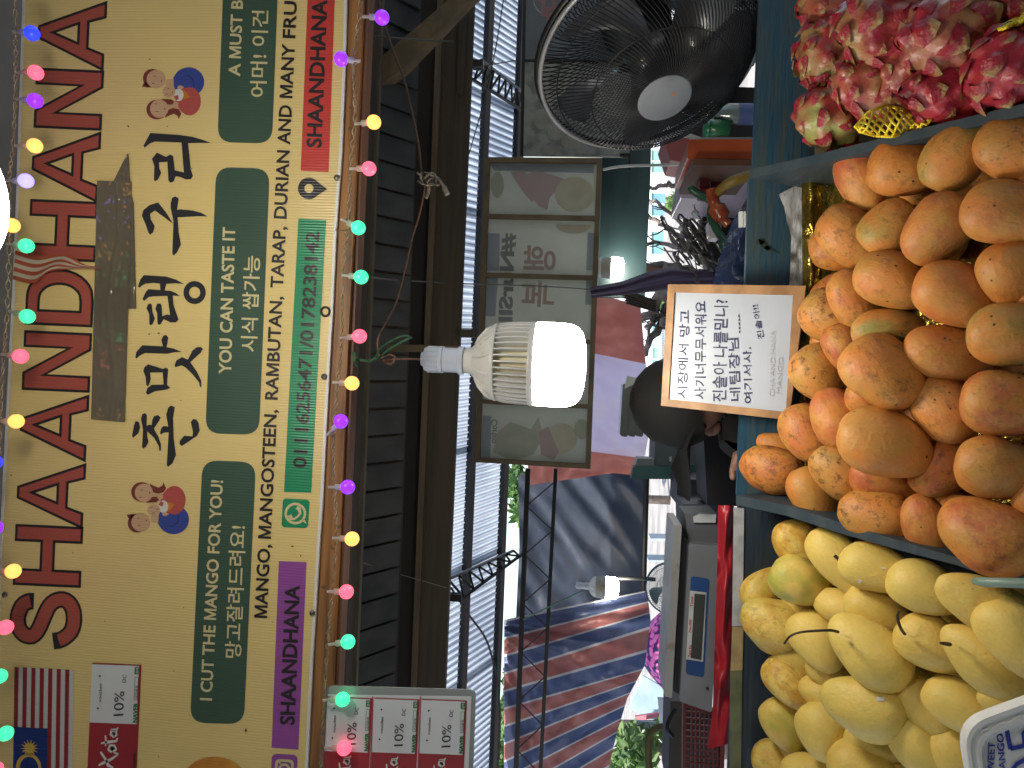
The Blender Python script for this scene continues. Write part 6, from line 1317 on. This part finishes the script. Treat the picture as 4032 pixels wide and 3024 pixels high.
for o in [o for o in COL.objects if o.name.startswith('buried_mango')]:
    p = o.matrix_world.translation; seen = 0
    for i in range(-6, 7):
        for j in range(-6, 7):
            q = p + AX * (i * .0085) + BX * (j * .0085); h_ = S.ray_cast(dg, CAM, (q - CAM).normalized())
            if h_[0] and h_[4] and h_[4].name == o.name: seen += 1
    if seen < 2: bpy.data.objects.remove(o)
# stalks as parts of their mangoes
def stalk(key, pts, r_, nm='stalk'):
    o = MG[key][0]; D0_ = (MG[key][3] - CAM).dot(fw) - .9 * MG[key][4] * .7
    P = catmull([PD(x, y, D0_ - d) for x, y, d in pts], 6); n_ = len(P)
    mb = MB(); mb.tube(P, [r_ * (1 - .35 * i / n_) for i in range(n_)], 6); me = bpy.data.meshes.new(nm); inv = o.matrix_world.inverted()
    me.from_pydata([tuple(inv @ v_) for v_ in mb.v], [], mb.f); me.materials.append(m_stalk); c_ = bpy.data.objects.new(nm, me); COL.objects.link(c_); c_.parent = o
def dep(key): o = MG[key]; return rimD(key[0])
stalk((3425, 2563), [(3300, 2488, -.03), (3270, 2482, .0), (3210, 2484, .01), (3150, 2490, .01), (3110, 2506, .0), (3088, 2535, -.01)], .0024)
stalk((3665, 2535), [(3562, 2496, -.02), (3545, 2470, .0), (3534, 2430, .0), (3540, 2405, .0)], .0025)
stalk((3635, 2315), [(3706, 2392, -.025), (3692, 2377, -.005), (3678, 2370, .0)], .0036)
stalk((3862, 2370), [(3868, 2474, -.03), (3852, 2464, -.01), (3844, 2458, .0)], .0036)
stalk((3882, 2600), [(3740, 2537, -.03), (3718, 2534, -.005), (3704, 2532, .0)], .003)
stalk((3308, 2215), [(3286, 2187, .002), (3300, 2201, .004), (3316, 2222, .002)], .0036)
def sticker(key, cx, cy, w_, h_, ang):
    o, X, Y, p, a = MG[key]; dg = bpy.context.evaluated_depsgraph_get(); inv = o.matrix_world.inverted(); r0 = inv @ CAM; rd = (inv.to_3x3() @ ray(cx, cy)).normalized(); bpy.context.view_layer.update()
    ok, loc, nn, ix = o.ray_cast(r0, rd)
    if not ok: return
    wl = o.matrix_world @ loc; wn = (inv.to_3x3().transposed() @ nn).normalized(); pl = Plane(wl, wn); c_, s_ = math.cos(R(ang)), math.sin(R(ang))
    q = [(cx + x * c_ - y * s_, cy + x * s_ + y * c_) for x, y in ((-w_, -h_), (w_, -h_), (w_, h_), (-w_, h_))]; mb = MB(); mb.poly(q, pl, .0012, .001)
    me = bpy.data.meshes.new('sticker'); me.from_pydata([tuple(inv @ v_) for v_ in mb.v], [], mb.f); me.materials.append(m_vw); c2 = bpy.data.objects.new('sticker', me); COL.objects.link(c2); c2.parent = o
bpy.context.view_layer.update()
sticker((3405, 2785), 3467, 2752, 15, 7, 5); sticker((3455, 2240), 3480, 2237, 8, 3, 0); sticker((3455, 2240), 3385, 2290, 6, 6, 30)

# dragon fruit
def dragmat():
    ma = fruitmat('m_dragon_skin', (.40, .025, .035), (.30, .016, .04), (.42, .24, .10), (.33, .33, .10), .34, .1, .4)
    return ma
m_df = dragmat()
m_sc = bpy.data.materials.new('m_dragon_scale'); m_sc.use_nodes = True; t_ = m_sc.node_tree; p_ = t_.nodes['Principled BSDF']; p_.inputs['Roughness'].default_value = .42
tc = t_.nodes.new('ShaderNodeTexCoord'); sx_ = t_.nodes.new('ShaderNodeSeparateXYZ'); t_.links.new(tc.outputs['Generated'], sx_.inputs[0])
nz_ = t_.nodes.new('ShaderNodeTexNoise'); nz_.inputs['Scale'].default_value = 5; nz_.inputs['Detail'].default_value = 7; t_.links.new(tc.outputs['Generated'], nz_.inputs['Vector'])
ad_ = t_.nodes.new('ShaderNodeMath'); ad_.operation = 'MULTIPLY_ADD'; ad_.inputs[1].default_value = .75; t_.links.new(nz_.outputs[0], ad_.inputs[0]); t_.links.new(sx_.outputs[0], ad_.inputs[2])
rp = t_.nodes.new('ShaderNodeValToRGB'); e = rp.color_ramp.elements; e[0].position = .3; e[0].color = (.33, .010, .02, 1); e[1].position = 1.; e[1].color = (.34, .16, .06, 1); x_ = e.new(.62); x_.color = (.30, .012, .03, 1); x_ = e.new(1.28 / 1.0 if False else .86); x_.color = (.27, .03, .035, 1)
t_.links.new(ad_.outputs[0], rp.inputs[0]); rp2 = t_.nodes.new('ShaderNodeMapRange'); rp2.inputs[1].default_value = 1.12; rp2.inputs[2].default_value = 1.38; t_.links.new(ad_.outputs[0], rp2.inputs[0])
mx_ = t_.nodes.new('ShaderNodeMix'); mx_.data_type = 'RGBA'; mx_.inputs[7].default_value = (.30, .31, .12, 1); t_.links.new(rp2.outputs[0], mx_.inputs[0]); t_.links.new(rp.outputs[0], mx_.inputs[6]); t_.links.new(mx_.outputs[2], p_.inputs['Base Color'])
p_.inputs['Subsurface Weight'].default_value = 0
bp_ = t_.nodes.new('ShaderNodeBump'); bp_.inputs['Strength'].default_value = .4; bp_.inputs['Distance'].default_value = .01; t_.links.new(nz_.outputs[0], bp_.inputs['Height']); t_.links.new(bp_.outputs[0], p_.inputs['Normal'])
def scale_mesh(seed):
    rnd = random.Random(seed); mb = MB(); nI, nJ = 7, 6; curl = rnd.uniform(.3, 1.0); wd = rnd.uniform(.55, .75)
    for side in (0, 1):
        for i in range(nI + 1):
            s_ = i / nI; w_ = wd * (1 - s_ ** 3.2) * (1 - .22 * s_) + .01
            for j in range(nJ + 1):
                q = (j / nJ * 2 - 1); x = s_; y = q * w_; z = .30 * s_ ** (1 + curl) * curl - .22 * q * q * w_ * (1 - s_ * 1.5) + (.26 if side else 0) * (1 - s_) ** .7 * (1 - q * q)
                z += .04 * noise.noise(Vector((s_ * 3, q * 2, seed)))
                mb.v.append(Vector((x, y, z - .06)))
    m_ = (nI + 1) * (nJ + 1)
    for side in (0, 1):
        for i in range(nI):
            for j in range(nJ): mb.f.append(tuple(side * m_ + k for k in (i * (nJ + 1) + j, (i + 1) * (nJ + 1) + j, (i + 1) * (nJ + 1) + j + 1, i * (nJ + 1) + j + 1)))
    me = bpy.data.meshes.new('scale'); me.from_pydata([tuple(v_) for v_ in mb.v], [], mb.f); me.materials.append(m_sc); me.polygons.foreach_set('use_smooth', [True] * len(me.polygons)); return me
SCM = [scale_mesh(s_) for s_ in range(7)]
def dragon(cx, cy, L_, W_, ang, lay, tint, label, nsc=30):
    D = rimD(cx) + .02 - lay * .034; a = L_ / 2 * D / F; b2 = W_ / 2 * D / F; p = PD(cx, cy, D)
    th = R(ang); X = AX * math.cos(th) - BX * math.sin(th); Y = AX * -math.sin(th) - BX * math.cos(th); Z_ = X.cross(Y)
    t = thing('dragon_fruit', p, label, 'dragon fruit', 'dragon fruit heaped in the upper crate')
    mb = MB(); nU, nV = 30, 40; golden = 2.39996; K_ = []
    for k in range(nsc):
        u_ = 1 - 2 * (k + .5) / nsc; K_.append(Vector((u_, math.sqrt(1 - u_ * u_) * math.cos(k * golden + cx), math.sqrt(1 - u_ * u_) * math.sin(k * golden + cx))))
    for i in range(nU + 1):
        A_ = math.pi * i / nU
        for j in range(nV):
            B_ = 6.2832 * j / nV; q = Vector((math.cos(A_), math.sin(A_) * math.cos(B_), math.sin(A_) * math.sin(B_)))
            bb = sum(max(0, 1 - (q - kk).length / .36) ** 1.3 for kk in K_) * .22 + noise.noise(q * 2 + Vector((cx, 0, 0))) * .07
            q = q * (.88 + bb); mb.v.append(Vector((q.x * a, q.y * b2, q.z * b2)))
    mb.f = [(i * nV + j, i * nV + (j + 1) % nV, (i + 1) * nV + (j + 1) % nV, (i + 1) * nV + j) for i in range(nU) for j in range(nV)]
    me = bpy.data.meshes.new('body'); nrm_ = 1 / max(a, b2)
    me.from_pydata([tuple(v_ * nrm_) for v_ in mb.v], [], mb.f); me.materials.append(m_df); me.polygons.foreach_set('use_smooth', [True] * len(me.polygons))
    bm = bmesh.new(); bm.from_mesh(me); bmesh.ops.recalc_face_normals(bm, faces=bm.faces); bm.to_mesh(me); bm.free()
    o = bpy.data.objects.new('body', me); COL.objects.link(o); o.parent = t
    Rm = Matrix.Identity(4)
    for i in range(3): Rm[i][0] = X[i]; Rm[i][1] = Y[i]; Rm[i][2] = Z_[i]
    o.matrix_basis = Rm @ Matrix.Scale(1 / nrm_, 4); o.color = (*tint, 1)
    rnd = random.Random(int(cx + cy))
    for k, kk in enumerate(K_):
        n_ = Vector((kk.x / a, kk.y / b2, kk.z / b2)).normalized(); tang = Vector((1, 0, 0)) - n_ * n_.x
        if tang.length < .15: tang = n_.orthogonal()
        tang.normalize(); tang = Matrix.Rotation(rnd.uniform(-.7, .7), 3, n_) @ tang; lift = rnd.uniform(-.12, .16) + .35 * max(0, kk.x - .4); T_ = (tang * math.cos(lift) + n_ * math.sin(lift)).normalized(); N2 = (n_ - T_ * n_.dot(T_)).normalized(); S_ = N2.cross(T_)
        s_ = b2 * rnd.uniform(.34, .52); c = Vector((kk.x * a, kk.y * b2, kk.z * b2)) * .97 - tang * s_ * .25; m_ = Matrix.Identity(4)
        for i in range(3): m_[i][0] = T_[i] * s_; m_[i][1] = S_[i] * s_; m_[i][2] = N2[i] * s_; m_[i][3] = c[i]
        q = bpy.data.objects.new('scale', SCM[rnd.randrange(7)]); COL.objects.link(q); q.parent = t; q.matrix_basis = Rm @ m_
    return t
dragon(3290, 30, 330, 260, 40, .8, (.3, .3, .2), 'red dragon fruit at the top border beside the blue board')
dragon(3500, 110, 430, 330, 20, 2.3, (.8, .5, .5), 'big tan and red mottled dragon fruit in the top middle of the heap')
dragon(3760, 130, 440, 350, -15, 2.4, (.7, .5, .4), 'big pink red dragon fruit with grey patch, upper right of the heap')
dragon(3265, 215, 310, 260, 70, 1.2, (.9, .6, .8), 'dragon fruit with tan webbing nearest the blue board')
dragon(3440, 350, 360, 240, 25, 1.7, (.6, .3, .4), 'dark red dragon fruit with curled scales in the middle of the heap')
dragon(3268, 468, 300, 240, 35, 1.4, (.2, 2.2, .3), 'pale green and pink unripe dragon fruit at the lower left of the heap', 24)
dragon(3745, 372, 400, 250, 8, 1.7, (.1, .0, .1), 'bright crimson dragon fruit just above the blue divider')
dragon(3975, 270, 340, 330, 60, 2.2, (.1, .0, .1), 'magenta dragon fruit at the right border of the heap')
dragon(4000, 10, 330, 260, 10, 1.2, (.3, .2, .3), 'dark dragon fruit in the top right corner')
dragon(3600, 260, 320, 260, -30, 1.2, (.3, .2, .3), 'dragon fruit wedged between the big mottled ones')
# yellow foam net sleeves
m_net = M('m_foam_net', (.82, .62, .03), (.7, .5, .02), ns=20, rough=.6)
def net(pts_a, pts_b, D0, lab, n=22):
    t = thing('foam_net', PD(*pts_a[0], D0), lab, 'foam net', 'yellow foam net sleeves')
    A = pl_(pts_a, n); B = pl_(pts_b, n); rows = 5
    def sp(i, s_):
        f_ = i - int(i); i0 = int(i); i1 = min(n, i0 + 1); g_ = lambda Q, c_: Q[i0][c_] * (1 - f_) + Q[i1][c_] * f_
        x = g_(A, 0) * (1 - s_) + g_(B, 0) * s_; y = g_(A, 1) * (1 - s_) + g_(B, 1) * s_
        return PD(x, y, D0 - .035 * math.sin(s_ * 3.14) + .01 * math.sin(i * .8 + s_ * 4))
    for sg_ in (0, 1):
        for k in range(-rows, n, 2):
            P = [sp(i, s_) for s_, i in [((j / 10), (k + j / 10 * rows) if sg_ == 0 else (k + rows - j / 10 * rows)) for j in range(11)] if 0 <= i <= n]
            if len(P) > 2: MB().tube(P, .0019, 5).build('strand', m_net, t, True)
    for s_ in (0, 1):
        MB().tube([sp(i, s_) for i in range(n + 1)], .0026, 6).build('edge', m_net, t, True)
net([(3368, 500), (3420, 440), (3490, 415), (3550, 430), (3620, 470), (3700, 440)], [(3380, 515), (3450, 535), (3510, 538), (3580, 520), (3640, 508), (3700, 475)], 1.14, 'yellow foam net sleeve lying between the green dragon fruit and the blue divider')
net([(3900, 440), (3960, 395), (3975, 430)], [(3905, 450), (3950, 432), (3980, 435)], 1.08, 'scrap of yellow foam net at the blue divider near the right border', 14)
net([(3930, 110), (3990, 80), (4060, 40)], [(3935, 120), (4000, 110), (4070, 70)], 1.0, 'yellow foam net strip below the dark corner dragon fruit', 16)
bpy.context.view_layer.update()
